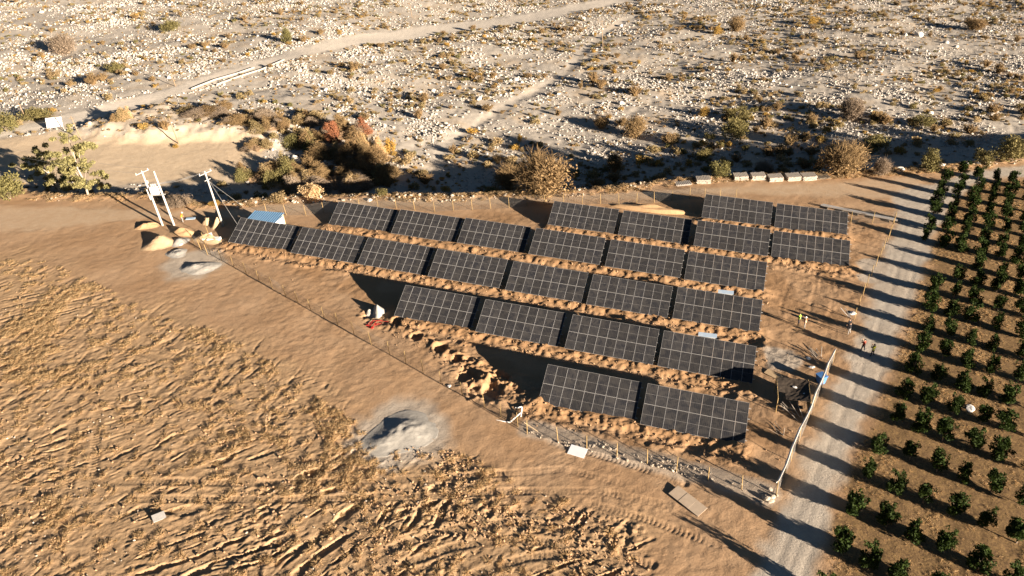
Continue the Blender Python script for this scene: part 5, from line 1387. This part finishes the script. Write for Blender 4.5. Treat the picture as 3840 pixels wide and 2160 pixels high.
    if vest:
        q = MB(); n = 16; L = [(.93, .185, .155), (1.12, .175, .145), (1.3, .20, .155), (1.42, .205, .14), (1.49, .11, .10)]
        for z, rx, ry in L:
            for j in range(n): q.v.append(up(rx * math.cos(j * 6.2832 / n), ry * math.sin(j * 6.2832 / n), z))
        for i in range(len(L) - 1):
            for j in range(n): q.f.append((i * n + j, i * n + (j + 1) % n, (i + 1) * n + (j + 1) % n, (i + 1) * n + j)); q.m.append(0)
        vo = q.build('vest', vest, t, True)
        if band:
            q = MB()
            for z0 in (1.05, 1.2):
                for z in (z0, z0 + .05):
                    for j in range(n): q.v.append(up(.205 * math.cos(j * 6.2832 / n), .168 * math.sin(j * 6.2832 / n), z))
            for i in (0, 2):
                for j in range(n): q.f.append((i * n + j, i * n + (j + 1) % n, (i + 1) * n + (j + 1) % n, (i + 1) * n + j)); q.m.append(0)
            q.build('reflective_band', band, vo)
    return t
RELAX = (((.25, .0, 1.13), (.26, .08, .90)), ((.25, .0, 1.13), (.26, .08, .90)))
FRONT = (((.25, .05, 1.14), (.10, .24, 1.10)), ((.25, .05, 1.14), (.08, .25, 1.14)))
PHOTO = (((.27, .14, 1.22), (.07, .26, 1.50)), ((.27, .14, 1.22), (.07, .26, 1.50)))
M_LIME = cloth('lime_vest', (0.35, 0.62, 0.05)); M_DARKC = cloth('dark_cloth', (0.03, 0.03, 0.04)); M_BLACKC = cloth('black_cloth', (0.014, 0.014, 0.018)); M_REDC = cloth('maroon_cloth', (0.20, 0.035, 0.02)); M_NAVY = cloth('navy_cloth', (0.035, 0.04, 0.06))
M_ORANGE = cloth('orange_vest', (0.75, 0.20, 0.03)); M_WHITEC = cloth('white_cloth', (0.65, 0.65, 0.65)); M_GREYC = cloth('grey_cloth', (0.30, 0.29, 0.28)); M_YEL = cloth('yellow_vest', (0.62, 0.60, 0.05)); M_HELM = pm('helmet_white', (0.75, 0.75, 0.75), (0.7, 0.7, 0.7), 3, .35)
FC = -2.2                                                           # most of them face the sun or the tables
person(2008.5, 817, 0.9, 'person in a lime vest and dark trousers near the tables', M_LIME, M_DARKC, RELAX, None, M_LIME, .14, band=M_WHITEC)
person(2023, 826.5, 1.2, 'person in a white helmet and orange vest next to the lime vest', M_GREYC, M_GREYC, FRONT, M_HELM, M_ORANGE, .06, band=M_WHITEC)
person(2135, 841, .6, 'person in black with grey trousers at the fence opening', M_BLACKC, M_GREYC, FRONT, None, None, .16)
person(2133.5, 831, .4, 'person in black standing right behind another person in black', M_BLACKC, M_BLACKC, RELAX, None, None, .1)
person(2169.5, 883.5, .25, 'person in a maroon jacket raising both hands on the grey road', M_REDC, M_NAVY, PHOTO, None, None, .2)
person(2193.5, 895.5, .35, 'person in a yellow vest taking a photograph on the grey road', M_BLACKC, M_DARKC, PHOTO, None, M_YEL, .16, band=M_WHITEC)
person(460.5, 559, -.9, 'worker in orange with white helmet beside the twin poles', M_ORANGE, M_GREYC, FRONT, M_HELM, M_ORANGE, .12, .45, band=M_YEL)
